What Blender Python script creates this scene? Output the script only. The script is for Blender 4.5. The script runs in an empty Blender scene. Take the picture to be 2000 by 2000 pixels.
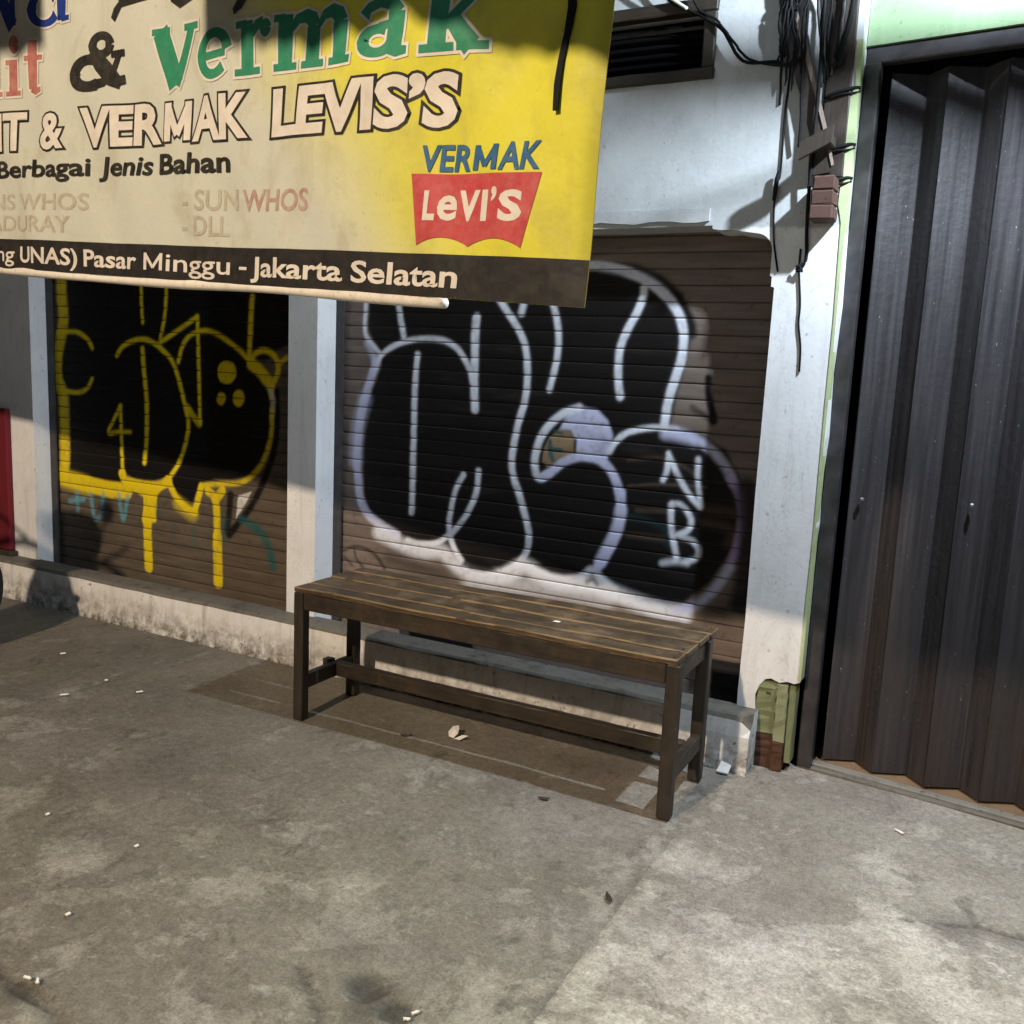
import bpy, bmesh, math, random
import numpy as np
from mathutils import Vector, Matrix

random.seed(7)
rng = np.random.default_rng(11)
SC = bpy.context.scene
COL = SC.collection

# ------------------------------------------------------------------ camera
cam_d = bpy.data.cameras.new("camera")
cam = bpy.data.objects.new("camera", cam_d)
COL.objects.link(cam)
CAM_POS = np.array([2.130, -2.473, 1.279])
YAW, PITCH, ROLL = math.radians(27.422), math.radians(8.946), math.radians(-2.639)
_f = np.array([-math.sin(YAW) * math.cos(PITCH), math.cos(YAW) * math.cos(PITCH), -math.sin(PITCH)])
_r = np.array([math.cos(YAW), math.sin(YAW), 0.0])
_d = np.cross(_f, _r)
_r2 = math.cos(ROLL) * _r + math.sin(ROLL) * _d
_d2 = -math.sin(ROLL) * _r + math.cos(ROLL) * _d
cam.matrix_world = Matrix(((_r2[0], -_d2[0], -_f[0], CAM_POS[0]),
                           (_r2[1], -_d2[1], -_f[1], CAM_POS[1]),
                           (_r2[2], -_d2[2], -_f[2], CAM_POS[2]),
                           (0, 0, 0, 1)))
cam_d.sensor_width = 36.0
cam_d.lens = 36.0 * 1824.14 / 2000.0
cam_d.clip_start = 0.05
cam_d.clip_end = 1000.0
SC.camera = cam

# ------------------------------------------------------------------ night sky
world = bpy.data.worlds.new("World")
SC.world = world
world.use_nodes = True
wn = world.node_tree
bg = wn.nodes["Background"]
sky = wn.nodes.new("ShaderNodeTexSky")
sky.sky_type = 'NISHITA'
sky.sun_disc = False
sky.sun_elevation = math.radians(-4.0)
sky.sun_rotation = math.radians(200)
wn.links.new(sky.outputs[0], bg.inputs[0])
bg.inputs[1].default_value = 0.03

SC.view_settings.view_transform = 'Standard'
SC.view_settings.look = 'None'
SC.view_settings.exposure = 0.0
SC.view_settings.gamma = 1.0
SC.cycles.use_denoising = True
SC.cycles.max_bounces = 4
SC.cycles.adaptive_threshold = 0.02

# the two lamps that light the place (their lanterns are built further down)
LAMP_W = (0.27, -6.10, 4.65)      # warm street lamp across the pavement
LAMP_C = (2.30, 0.00, 2.60)       # cool bulb over the neighbour's gate
POWER_W, COL_W = 1800.0, (1.0, 0.79, 0.57)
POWER_C, COL_C = 265.0, (0.77, 0.885, 1.0)

# ------------------------------------------------------------------ helpers
def link(o, parent=None, label=None, cat=None, group=None, kind=None):
    COL.objects.link(o)
    if parent is not None:
        o.parent = parent
    if label: o["label"] = label
    if cat: o["category"] = cat
    if group: o["group"] = group
    if kind: o["kind"] = kind
    return o

def empty(name, loc=(0, 0, 0), **k):
    o = bpy.data.objects.new(name, None)
    o.empty_display_size = 0.05
    o.location = loc
    link(o, **k)
    return o

def mesh_obj(name, verts, faces, mat=None, smooth=False, **k):
    me = bpy.data.meshes.new(name)
    me.from_pydata([tuple(map(float, v)) for v in verts], [], faces)
    me.update()
    if smooth:
        me.polygons.foreach_set("use_smooth", [True] * len(me.polygons))
    if mat: me.materials.append(mat)
    o = bpy.data.objects.new(name, me)
    link(o, **k)
    place(o)
    return o

def place(o):
    """children keep the world coordinates they were modelled in"""
    if o.parent is not None:
        t = Vector((0, 0, 0)); q = o.parent
        while q is not None:
            t += q.location; q = q.parent
        o.location = -t

def bm_obj(name, bm, mat=None, smooth=False, **k):
    bmesh.ops.recalc_face_normals(bm, faces=bm.faces)
    me = bpy.data.meshes.new(name)
    bm.to_mesh(me); bm.free()
    if smooth:
        me.polygons.foreach_set("use_smooth", [True] * len(me.polygons))
    if mat: me.materials.append(mat)
    o = bpy.data.objects.new(name, me)
    link(o, **k)
    place(o)
    return o

def add_box(bm, x0, x1, y0, y1, z0, z1, bevel=0.0, seg=1):
    vs = [bm.verts.new((x, y, z)) for x in (x0, x1) for y in (y0, y1) for z in (z0, z1)]
    fs = [(0, 1, 3, 2), (4, 6, 7, 5), (0, 4, 5, 1), (2, 3, 7, 6), (0, 2, 6, 4), (1, 5, 7, 3)]
    faces = [bm.faces.new([vs[i] for i in f]) for f in fs]
    if bevel > 0:
        es = {e for f in faces for e in f.edges}
        bmesh.ops.bevel(bm, geom=list(es), offset=bevel, segments=seg, affect='EDGES', profile=0.5)

def box(name, x0, x1, y0, y1, z0, z1, mat, bevel=0.003, rough=0.0, cut=0, **k):
    bm = bmesh.new()
    add_box(bm, x0, x1, y0, y1, z0, z1, bevel)
    if cut:
        d = max((x1 - x0, 0), (y1 - y0, 1), (z1 - z0, 2))
        ax = Vector([(1, 0, 0), (0, 1, 0), (0, 0, 1)][d[1]])
        lo = (x0, y0, z0)[d[1]]
        for i in range(1, cut):
            co = ax * (lo + d[0] * i / cut)
            bmesh.ops.bisect_plane(bm, geom=bm.verts[:] + bm.edges[:] + bm.faces[:], plane_co=co, plane_no=ax)
    if rough:
        for v in bm.verts:
            v.co += Vector((random.uniform(-1, 1), random.uniform(-1, 1), random.uniform(-1, 1))) * rough
    return bm_obj(name, bm, mat, **k)

def add_tube(bm, path, radii, seg=8, cap=True):
    path = [Vector(q) for q in path]
    if not hasattr(radii, '__len__'): radii = [radii] * len(path)
    rings = []
    up = Vector((0, 0, 1))
    for i, q in enumerate(path):
        t = (path[min(i + 1, len(path) - 1)] - path[max(i - 1, 0)]).normalized()
        a = t.cross(up if abs(t.dot(up)) < .95 else Vector((1, 0, 0))).normalized()
        b = t.cross(a).normalized()
        rings.append([bm.verts.new(q + (a * math.cos(j * 2 * math.pi / seg) + b * math.sin(j * 2 * math.pi / seg)) * radii[i]) for j in range(seg)])
    for r0, r1 in zip(rings, rings[1:]):
        for j in range(seg):
            bm.faces.new((r0[j], r0[(j + 1) % seg], r1[(j + 1) % seg], r1[j]))
    if cap:
        bm.faces.new(rings[0][::-1]); bm.faces.new(rings[-1])

def tube(name, path, radii, mat, seg=8, **k):
    bm = bmesh.new(); add_tube(bm, path, radii, seg)
    return bm_obj(name, bm, mat, smooth=True, **k)

def smooth_path(pts, n=6):
    P = [np.array(q, float) for q in pts]
    P = [2 * P[0] - P[1]] + P + [2 * P[-1] - P[-2]]
    out = []
    for i in range(1, len(P) - 2):
        for j in range(n):
            t = j / n
            out.append(.5 * (2 * P[i] + (P[i + 1] - P[i - 1]) * t + (2 * P[i - 1] - 5 * P[i] + 4 * P[i + 1] - P[i + 2]) * t * t + (3 * P[i] - P[i - 1] - 3 * P[i + 1] + P[i + 2]) * t ** 3))
    out.append(P[-2])
    return out

def add_prism(bm, loop, holes, y0, y1):
    """flat outline in X,Z with holes, filled and pushed from y0 to y1"""
    es = []; front = []
    for lp in [loop] + holes:
        vs = [bm.verts.new((x, y0, z)) for x, z in lp]
        front.append(vs)
        for i in range(len(vs)):
            es.append(bm.edges.new((vs[i], vs[(i + 1) % len(vs)])))
    r = bmesh.ops.triangle_fill(bm, edges=es, use_beauty=True)
    fs = [g for g in r['geom'] if isinstance(g, bmesh.types.BMFace)]
    ex = bmesh.ops.extrude_face_region(bm, geom=fs)
    for v in [g for g in ex['geom'] if isinstance(g, bmesh.types.BMVert)]:
        v.co.y = y1

# value noise for relief and tones
_LAT = rng.random((64, 64))
def vnoise(x, y):
    xi = np.floor(x).astype(int); yi = np.floor(y).astype(int)
    fx = x - xi; fy = y - yi
    fx = fx * fx * (3 - 2 * fx); fy = fy * fy * (3 - 2 * fy)
    g = lambda a, b: _LAT[a % 64, b % 64]
    return (g(xi, yi) * (1 - fx) + g(xi + 1, yi) * fx) * (1 - fy) + (g(xi, yi + 1) * (1 - fx) + g(xi + 1, yi + 1) * fx) * fy
def fbm(x, y, o=4):
    s = 0; a = .5; t = 0
    for i in range(o):
        s = s + a * vnoise(x * 2 ** i + 17.3 * i, y * 2 ** i + 5.1 * i); t += a; a *= .55
    return s / t
def seg_dist(X, Z, pts):
    d = np.full(X.shape, 9.0)
    for (x0, z0), (x1, z1) in zip(pts, pts[1:]):
        dx, dz = x1 - x0, z1 - z0
        L = dx * dx + dz * dz + 1e-12
        t = np.clip(((X - x0) * dx + (Z - z0) * dz) / L, 0, 1)
        d = np.minimum(d, np.hypot(X - x0 - t * dx, Z - z0 - t * dz))
    return d
def inside(X, Z, pts):
    r = np.zeros(X.shape, bool); n = len(pts)
    for i in range(n):
        x0, z0 = pts[i]; x1, z1 = pts[(i + 1) % n]
        if z0 == z1: continue
        c = ((z0 > Z) != (z1 > Z)) & (X < (x1 - x0) * (Z - z0) / (z1 - z0) + x0)
        r ^= c
    return r

# ------------------------------------------------------------------ materials
def material(name):
    m = bpy.data.materials.new(name); m.use_nodes = True
    nt = m.node_tree; N = nt.nodes; L = nt.links
    b = N["Principled BSDF"]
    return m, N, L, b

def position(N, L, scale=(1, 1, 1)):
    g = N.new("ShaderNodeNewGeometry"); mp = N.new("ShaderNodeMapping")
    mp.inputs["Scale"].default_value = scale
    L.new(g.outputs["Position"], mp.inputs["Vector"])
    return mp.outputs["Vector"]

def noise(N, L, vec, scale, detail=4.0, rough=.55, dist=0.0):
    n = N.new("ShaderNodeTexNoise")
    n.inputs["Scale"].default_value = scale; n.inputs["Detail"].default_value = min(detail, 7.0) * .8
    n.inputs["Roughness"].default_value = rough; n.inputs["Distortion"].default_value = dist
    L.new(vec, n.inputs["Vector"])
    return n.outputs["Fac"]

def ramp(N, L, fac, stops, interp='LINEAR'):
    r = N.new("ShaderNodeValToRGB"); r.color_ramp.interpolation = interp
    e = r.color_ramp.elements
    while len(e) < len(stops): e.new(0.5)
    for el, (p, c) in zip(e, stops):
        el.position = p; el.color = (c, c, c, 1) if not hasattr(c, '__len__') else (*c, 1)
    L.new(fac, r.inputs["Fac"])
    return r.outputs["Color"]

def mix(N, L, fac, a, b, mode='MIX'):
    m = N.new("ShaderNodeMix"); m.data_type = 'RGBA'; m.blend_type = mode
    for sock, v in ((m.inputs["Factor"], fac), (m.inputs["A"], a), (m.inputs["B"], b)):
        if isinstance(v, (int, float)): sock.default_value = v
        elif isinstance(v, tuple): sock.default_value = (*v, 1) if len(v) == 3 else v
        else: L.new(v, sock)
    return m.outputs["Result"]

def bump(N, L, b, h, strength=.3, dist=.004):
    n = N.new("ShaderNodeBump"); n.inputs["Strength"].default_value = strength; n.inputs["Distance"].default_value = dist
    L.new(h, n.inputs["Height"]); L.new(n.outputs["Normal"], b.inputs["Normal"])

def plain(name, c, rough=.6, metal=0.0, var=.25, scale=30, spec=.4):
    m, N, L, b = material(name)
    f = noise(N, L, position(N, L), scale, 4)
    d = tuple(v * (1 - var) for v in c); u = tuple(min(1, v * (1 + var)) for v in c)
    L.new(ramp(N, L, f, [(.3, d), (.7, u)]), b.inputs["Base Color"])
    b.inputs["Roughness"].default_value = rough; b.inputs["Metallic"].default_value = metal
    b.inputs["Specular IOR Level"].default_value = spec
    bump(N, L, b, f, .15, .002)
    return m

def plaster(name, c, dirt, dirt_amt=.5, low=None, upper=None):
    """old painted render: blotches, streaks running down, dirt near the foot"""
    m, N, L, b = material(name)
    v = position(N, L)
    f1 = noise(N, L, v, 3.0, 6, .6)
    base = ramp(N, L, f1, [(.25, tuple(x * .84 for x in c)), (.55, c), (.8, tuple(min(1, x * 1.06) for x in c))])
    if upper:                                       # greyer tone above a wavering line
        g0 = N.new("ShaderNodeNewGeometry"); s0 = N.new("ShaderNodeSeparateXYZ"); L.new(g0.outputs["Position"], s0.inputs[0])
        wv = N.new("ShaderNodeMath"); wv.operation = 'MULTIPLY_ADD'; L.new(noise(N, L, v, 9, 5, .6), wv.inputs[0]); wv.inputs[1].default_value = .06; L.new(s0.outputs["Z"], wv.inputs[2])
        mr0 = N.new("ShaderNodeMapRange"); mr0.inputs["From Min"].default_value = upper[0] + .025; mr0.inputs["From Max"].default_value = upper[0] + .035
        L.new(wv.outputs[0], mr0.inputs["Value"])
        gc = ramp(N, L, noise(N, L, v, 4, 7, .65), [(.3, tuple(x * .8 for x in upper[1])), (.7, tuple(x * 1.12 for x in upper[1]))])
        base = mix(N, L, mr0.outputs[0], base, gc)
    ck = noise(N, L, position(N, L, (1, 1, .35)), 6, 9, .7, 1.2)      # hairline cracks
    base = mix(N, L, ramp(N, L, ck, [(.494, 0.0), (.500, .30), (.506, 0.0)]), base, tuple(x * .6 for x in dirt))
    gr = noise(N, L, v, 7, 8, .7)                                     # grime in cloudy handprints
    base = mix(N, L, ramp(N, L, gr, [(.56, 0.0), (.75, dirt_amt * .55)]), base, dirt)
    st = noise(N, L, position(N, L, (22, 22, 1.6)), 1.0, 5, .6, .4)
    base = mix(N, L, ramp(N, L, st, [(.52, 0.0), (.75, dirt_amt * .6)]), base, dirt)
    sp = noise(N, L, v, 42, 3, .5)
    base = mix(N, L, ramp(N, L, sp, [(.68, 0.0), (.73, dirt_amt)]), base, tuple(x * .5 for x in dirt))
    if low:
        g = N.new("ShaderNodeNewGeometry"); s = N.new("ShaderNodeSeparateXYZ"); L.new(g.outputs["Position"], s.inputs[0])
        mr = N.new("ShaderNodeMapRange"); mr.inputs["From Min"].default_value = low[0]; mr.inputs["From Max"].default_value = low[1]
        mr.inputs["To Min"].default_value = 1; mr.inputs["To Max"].default_value = 0
        L.new(s.outputs["Z"], mr.inputs["Value"])
        mm = N.new("ShaderNodeMath"); mm.operation = 'MULTIPLY'
        L.new(mr.outputs[0], mm.inputs[0]); L.new(ramp(N, L, noise(N, L, v, 26, 5, .65), [(.34, 0.0), (.62, .95)]), mm.inputs[1])
        base = mix(N, L, mm.outputs[0], base, low[2])
    L.new(base, b.inputs["Base Color"])
    b.inputs["Roughness"].default_value = .8; b.inputs["Specular IOR Level"].default_value = .25
    bump(N, L, b, noise(N, L, v, 60, 6, .6), .25, .003)
    return m

def wood(name, c, worn, axis=0, worn_amt=.6):
    m, N, L, b = material(name)
    sc = [55, 55, 55]; sc[axis] = 3.0
    g = noise(N, L, position(N, L, tuple(sc)), 1.0, 6, .65, .3)
    base = ramp(N, L, g, [(.25, tuple(x * .45 for x in c)), (.5, c), (.78, tuple(x * 1.35 for x in c))])
    w = noise(N, L, position(N, L), 9, 6, .7)
    base = mix(N, L, ramp(N, L, w, [(.48, 0.0), (.72, worn_amt)]), base, worn)
    k = noise(N, L, position(N, L), 5, 4, .6)
    base = mix(N, L, ramp(N, L, k, [(.5, 0.0), (.7, .65)]), base, tuple(x * .25 for x in c))
    L.new(base, b.inputs["Base Color"])
    L.new(ramp(N, L, w, [(.3, .42), (.7, .7)]), b.inputs["Roughness"])
    bump(N, L, b, g, .5, .002)
    return m

M = {}
M['wall'] = plaster('white_plaster', (.80, .81, .83), (.36, .33, .28), .38, None, (1.735, (.47, .49, .50)))
M['sill'] = plaster('sill_plaster', (.80, .80, .80), (.16, .14, .11), .75, (.0, .15, (.11, .09, .06)))
M['sill_top'] = plaster('sill_top_cement', (.15, .14, .12), (.03, .028, .02), .95)
M['green'] = plaster('light_green_plaster', (.22, .32, .185), (.10, .13, .07), .4)
M['green_dirty'] = plaster('green_moss_plaster', (.21, .23, .12), (.07, .07, .04), .95)
M['edge_green'] = plaster('pale_yellow_green_paint', (.46, .54, .30), (.16, .17, .09), .7)
M['rib'] = plaster('faded_yellow_green_paint', (.27, .29, .17), (.10, .10, .06), .9)
M['backing'] = plain('banner_back', (.42, .37, .30), .7)
M['brown_base'] = plaster('brown_painted_base', (.085, .042, .026), (.04, .025, .016), .8)
M['black'] = plain('black_rubber', (.012, .012, .013), .6)
M['interior'] = plain('dark_interior', (.01, .01, .01), .9)
M['cable'] = plain('cable_black', (.008, .009, .010), .7, 0, .25, 30, .15)
M['cable_grey'] = plain('cable_grey', (.05, .05, .05), .7)
M['steel'] = plain('dark_painted_steel', (.040, .037, .040), .42, 0.0, .4, 18)
M['iron'] = plain('galvanised_grey', (.30, .31, .32), .45, .8)
M['pipe'] = plaster('white_plastic_pipe', (.78, .74, .66), (.25, .2, .14), .4)
M['bench_top'] = wood('bench_plank_wood', (.074, .049, .027), (.25, .175, .095), 0, .5)
M['bench_edge'] = wood('bench_pale_edge', (.20, .130, .062), (.26, .175, .09), 0, .5)  # paler tone for the bevelled plank edges
M['bench_frame'] = wood('bench_frame_wood', (.032, .023, .015), (.10, .07, .04), 0, .45)
M['bench_leg'] = wood('bench_leg_wood', (.028, .021, .015), (.09, .068, .046), 2, .4)
M['post'] = wood('old_timber', (.034, .024, .018), (.075, .058, .045), 2, .35)
M['pale_wood'] = wood('pale_split_timber', (.24, .19, .16), (.3, .25, .22), 2, .4)
M['frame_wood'] = wood('vent_frame_wood', (.028, .020, .013), (.05, .038, .026), 0, .3)
M['louvre'] = plain('louvre_black', (.0035, .0035, .0045), .95, 0, .1, 30, .05)
M['paper'] = plain('paper_white', (.90, .88, .83), .8, 0, .06)
M['butt'] = plain('cigarette_paper', (.82, .79, .72), .8, 0, .08)
M['leaf'] = plain('dry_leaf', (.035, .028, .02), .7)
M['red'] = plaster('red_painted_board', (.16, .014, .024), (.06, .01, .012), .5)
M['tan'] = plaster('tan_threshold', (.20, .125, .07), (.08, .055, .035), .8)
M['tyre'] = plain('tyre_rubber', (.012, .012, .013), .75)
M['scooter'] = plain('scooter_paint', (.02, .02, .025), .25, 0, .1)
M['chrome'] = plain('chrome', (.55, .55, .56), .2, 1.0, .05)
M['seat'] = plain('seat_vinyl', (.02, .018, .018), .6)
M['lens'] = plain('headlight_glass', (.6, .62, .65), .1, .3)
M['canvas'] = plain('awning_canvas', (.16, .17, .19), .85, 0, .3, 8)
M['pole'] = plain('lamp_pole_steel', (.20, .21, .21), .5, .6)

def gate_material():
    m, N, L, b = material('brown_gate_paint')
    v = position(N, L)
    f = noise(N, L, position(N, L, (60, 60, 2.2)), 1.0, 6, .6)
    base = ramp(N, L, f, [(.25, (.022, .020, .022)), (.55, (.037, .0335, .037)), (.8, (.055, .050, .054))])
    # rust creeping up from the foot in irregular runs
    g = N.new("ShaderNodeNewGeometry"); s = N.new("ShaderNodeSeparateXYZ"); L.new(g.outputs["Position"], s.inputs[0])
    mr = N.new("ShaderNodeMapRange"); mr.inputs["From Min"].default_value = 0.0; mr.inputs["From Max"].default_value = .9
    mr.inputs["To Min"].default_value = 1; mr.inputs["To Max"].default_value = 0; L.new(s.outputs["Z"], mr.inputs["Value"])
    mm = N.new("ShaderNodeMath"); mm.operation = 'MULTIPLY'; L.new(mr.outputs[0], mm.inputs[0])
    L.new(ramp(N, L, noise(N, L, position(N, L, (14, 14, 3.5)), 1.0, 6, .65), [(.45, 0.0), (.72, .6)]), mm.inputs[1])
    base = mix(N, L, mm.outputs[0], base, (.052, .030, .018))
    sc = noise(N, L, position(N, L, (170, 170, 60)), 1.0, 3, .6)
    base = mix(N, L, ramp(N, L, sc, [(.735, 0.0), (.755, .8)]), base, (.38, .36, .36))
    L.new(base, b.inputs["Base Color"])
    L.new(ramp(N, L, f, [(.3, .38), (.7, .6)]), b.inputs["Roughness"])
    bump(N, L, b, mix(N, L, .5, noise(N, L, v, 35, 5, .6), noise(N, L, position(N, L, (9, 9, 3)), 1.0, 3, .5)), .35, .010)
    return m
M['gate'] = gate_material()

def pavement_material():
    m, N, L, b = material('worn_concrete')
    v = position(N, L)
    at = N.new("ShaderNodeAttribute"); at.attribute_name = "tone"
    def add(x, y, k):
        a = N.new("ShaderNodeMath"); a.operation = 'MULTIPLY_ADD'; L.new(y, a.inputs[0]); a.inputs[1].default_value = k; L.new(x, a.inputs[2])
        return a.outputs[0]
    f1 = noise(N, L, v, 2.6, 10, .66, .3)
    base = ramp(N, L, f1, [(.30, (.152, .134, .110)), (.5, (.193, .173, .145)), (.70, (.238, .216, .184))])
    # scuffed top coat, ragged paler islands (the alpha of the tone says where it is worn most)
    isl = add(noise(N, L, v, 4.2, 12, .70, .35), at.outputs["Alpha"], .16)
    base = mix(N, L, ramp(N, L, isl, [(.55, 0.0), (.63, .30), (.74, .55)]), base, (.41, .38, .33))
    rim = ramp(N, L, isl, [(.53, 0.0), (.556, .25), (.575, 0.0)])
    base = mix(N, L, rim, base, (.10, .09, .075))
    sc = add(noise(N, L, position(N, L, (1, 1.5, 1)), 13, 10, .72, .8), at.outputs["Alpha"], .07)
    base = mix(N, L, ramp(N, L, sc, [(.60, 0.0), (.70, .38)]), base, (.47, .45, .41))
    st = noise(N, L, position(N, L, (1.3, .9, 1)), 7.0, 9, .68, .6)
    base = mix(N, L, ramp(N, L, st, [(.585, 0.0), (.68, .55)]), base, (.075, .066, .055))
    g1 = noise(N, L, v, 150, 5, .75)
    base = mix(N, L, 1.0, base, ramp(N, L, g1, [(.30, .66), (.5, 1.0), (.72, 1.36)]), 'MULTIPLY')
    g2 = noise(N, L, v, 46, 6, .75)
    base = mix(N, L, 1.0, base, ramp(N, L, g2, [(.30, .72), (.5, 1.0), (.72, 1.25)]), 'MULTIPLY')
    vo = N.new("ShaderNodeTexVoronoi"); vo.inputs["Scale"].default_value = 75; L.new(v, vo.inputs["Vector"])
    base = mix(N, L, ramp(N, L, vo.outputs["Distance"], [(.10, .55), (.17, 0.0)]), base, (.06, .055, .048))
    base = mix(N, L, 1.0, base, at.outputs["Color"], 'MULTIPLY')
    L.new(base, b.inputs["Base Color"])
    L.new(ramp(N, L, isl, [(.4, .62), (.7, .88)]), b.inputs["Roughness"])
    b.inputs["Specular IOR Level"].default_value = .35
    hb = mix(N, L, .5, g2, g1)
    hb = mix(N, L, .45, hb, isl)
    bump(N, L, b, hb, .5, .005)
    return m
M['pavement'] = pavement_material()
M['cement'] = plaster('grey_cement', (.21, .195, .17), (.07, .06, .05), .8)
M['street'] = plain('street_asphalt', (.05, .05, .052), .85, 0, .35, 60)

def shutter_material(name, c):
    m, N, L, b = material(name)
    v = position(N, L)
    at = N.new("ShaderNodeAttribute"); at.attribute_name = "paint"
    f = noise(N, L, position(N, L, (3, 3, 30)), 1.0, 6, .65)
    base = ramp(N, L, f, [(.25, tuple(x * .6 for x in c)), (.55, c), (.8, tuple(x * 1.4 for x in c))])
    sp = noise(N, L, v, 24, 5, .7)
    base = mix(N, L, ramp(N, L, sp, [(.58, 0.0), (.72, .6)]), base, tuple(x * .35 for x in c))
    # thin spray lets some metal through
    th = ramp(N, L, noise(N, L, position(N, L, (5, 5, 16)), 1.0, 6, .7), [(.30, 1.0), (.68, .99), (.78, .86)])
    mm = N.new("ShaderNodeMath"); mm.operation = 'MULTIPLY'
    L.new(at.outputs["Alpha"], mm.inputs[0]); L.new(th, mm.inputs[1])
    col = mix(N, L, mm.outputs[0], base, at.outputs["Color"])
    L.new(col, b.inputs["Base Color"])
    L.new(ramp(N, L, f, [(.3, .45), (.7, .65)]), b.inputs["Roughness"])
    b.inputs["Specular IOR Level"].default_value = .12
    bump(N, L, b, noise(N, L, v, 45, 3, .6), .10, .002)
    return m
M['shutter'] = shutter_material('brown_shutter_metal', (.120, .096, .074))
M['shutter_b'] = shutter_material('brightened_shutter_metal', (.185, .148, .128))  # paler than the left shutter, bounced light put into the base colour

def ink(name, c, wear=.18, fade=None):
    m, N, L, b = material(name)
    v = position(N, L)
    f = noise(N, L, v, 18, 5, .65)
    base = ramp(N, L, f, [(.3, tuple(x * .8 for x in c)), (.65, c)])
    if fade:
        base = mix(N, L, ramp(N, L, noise(N, L, v, 35, 4, .7), [(.35, 0.0), (.7, wear)]), base, fade)
    L.new(base, b.inputs["Base Color"]); b.inputs["Roughness"].default_value = .5
    b.inputs["Specular IOR Level"].default_value = .25
    bump(N, L, b, noise(N, L, v, 11, 4, .6), .35, .012)
    return m
CREAM = (.57, .59, .515)
M['ink_black'] = ink('ink_black', (.018, .018, .018), .12, (.3, .27, .2))
M['ink_band'] = ink('ink_band_black', (.022, .022, .023), .15, (.14, .11, .08))
M['ink_white'] = ink('ink_white', (.78, .74, .68), .3, (.6, .52, .4))
M['ink_green'] = ink('ink_green', (.03, .25, .14), .15, (.2, .4, .25))
M['ink_blue'] = ink('ink_blue', (.03, .13, .30), .2, (.2, .3, .35))
M['ink_navy'] = ink('ink_navy', (.02, .05, .28), .1)
M['ink_red'] = ink('ink_red', (.52, .06, .07), .3, (.6, .25, .2))
M['ink_pink'] = ink('ink_pink', (.46, .26, .22), .5, CREAM)
M['ink_faint'] = ink('ink_faint', (.46, .40, .31), .6, CREAM)
M['ink_rose'] = ink('ink_rose', (.42, .13, .12), .4, (.6, .4, .3))

def banner_material():
    m, N, L, b = material('banner_vinyl')
    at = N.new("ShaderNodeAttribute"); at.attribute_name = "print"
    v = position(N, L)
    base = at.outputs["Color"]
    f = noise(N, L, position(N, L, (1, 1, .6)), 9, 6, .65, .5)
    base = mix(N, L, ramp(N, L, f, [(.50, 0.0), (.78, .42)]), base, (.28, .22, .11))
    base = mix(N, L, ramp(N, L, noise(N, L, v, 70, 4, .7), [(.66, 0.0), (.78, .5)]), base, (.16, .12, .06))
    L.new(base, b.inputs["Base Color"]); b.inputs["Roughness"].default_value = .48
    b.inputs["Specular IOR Level"].default_value = .3
    bump(N, L, b, noise(N, L, v, 11, 4, .6), .35, .012)
    return m
M['banner'] = banner_material()

# ================================================================== SETTING
gx = [-200, -40, -12, 12, 40, 200]
gv = [(x, y, -.14) for y in gx for x in gx]
gf = [(j * 6 + i, j * 6 + i + 1, (j + 1) * 6 + i + 1, (j + 1) * 6 + i) for j in range(5) for i in range(5)]
mesh_obj("ground", gv, gf, M['street'], kind="structure", label="dark asphalt ground stretching away under the pavement")

pav = box("pavement", -9, 9, -3.4, 4.0, -.30, -.09, M['street'], 0, kind="structure",
          label="worn grey concrete pavement in front of the two shops")

JOINTS = [-7.64, -5.37, -3.10, -.83, 1.44, 3.71, 5.98]
CRACKS = [([(.40, -1.383), (.495, -1.399), (.60, -1.402), (.72, -1.44)], .010, .012),
          ([(.93, -1.05), (.97, -1.075), (1.02, -1.11), (1.065, -1.145), (1.08, -1.2)], .008, .010),
          ([(1.70, -.50), (1.62, -.42), (1.50, -.36)], .003, .003),
          ([(2.05, -.16), (2.2, -.10), (2.5, -.06)], .006, .005)]
PALE = [((.30, -.78), .13, .45), ((.45, -1.06), .10, .4), ((.15, -1.02), .10, .5), ((.66, -.80), .16, .35), ((.85, -.76), .06, .5),
        ((.90, -1.22), .16, .35), ((-.25, -.90), .08, .5), ((1.47, -.22), .07, .5), ((1.45, -.06), .05, .35), ((1.85, -.40), .14, .5),
        ((2.05, -.20), .12, .45), ((1.68, -.48), .12, .4), ((1.5, -.62), .12, .3), ((.62, -1.12), .08, .4), ((1.95, .12), .08, .3),
        ((2.25, -.35), .25, .35), ((1.9, -.8), .4, .35), ((-.95, -.45), .05, .5), ((-.85, -.25), .04, .5), ((-.55, -.35), .06, .3)]
DARK = [((1.10, -1.025), .035, .5), ((1.195, -1.065), .035, .6), ((1.15, -1.05), .05, .32), ((1.14, -1.11), .05, .3), ((1.07, -1.03), .03, .3), ((.50, -1.40), .05, .35),
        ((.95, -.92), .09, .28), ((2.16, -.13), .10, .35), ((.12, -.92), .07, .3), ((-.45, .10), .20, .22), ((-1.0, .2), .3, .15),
        ((.02, -.45), .25, .15), ((1.15, .30), .12, .25), ((1.03, .22), .10, .3)]
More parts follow.
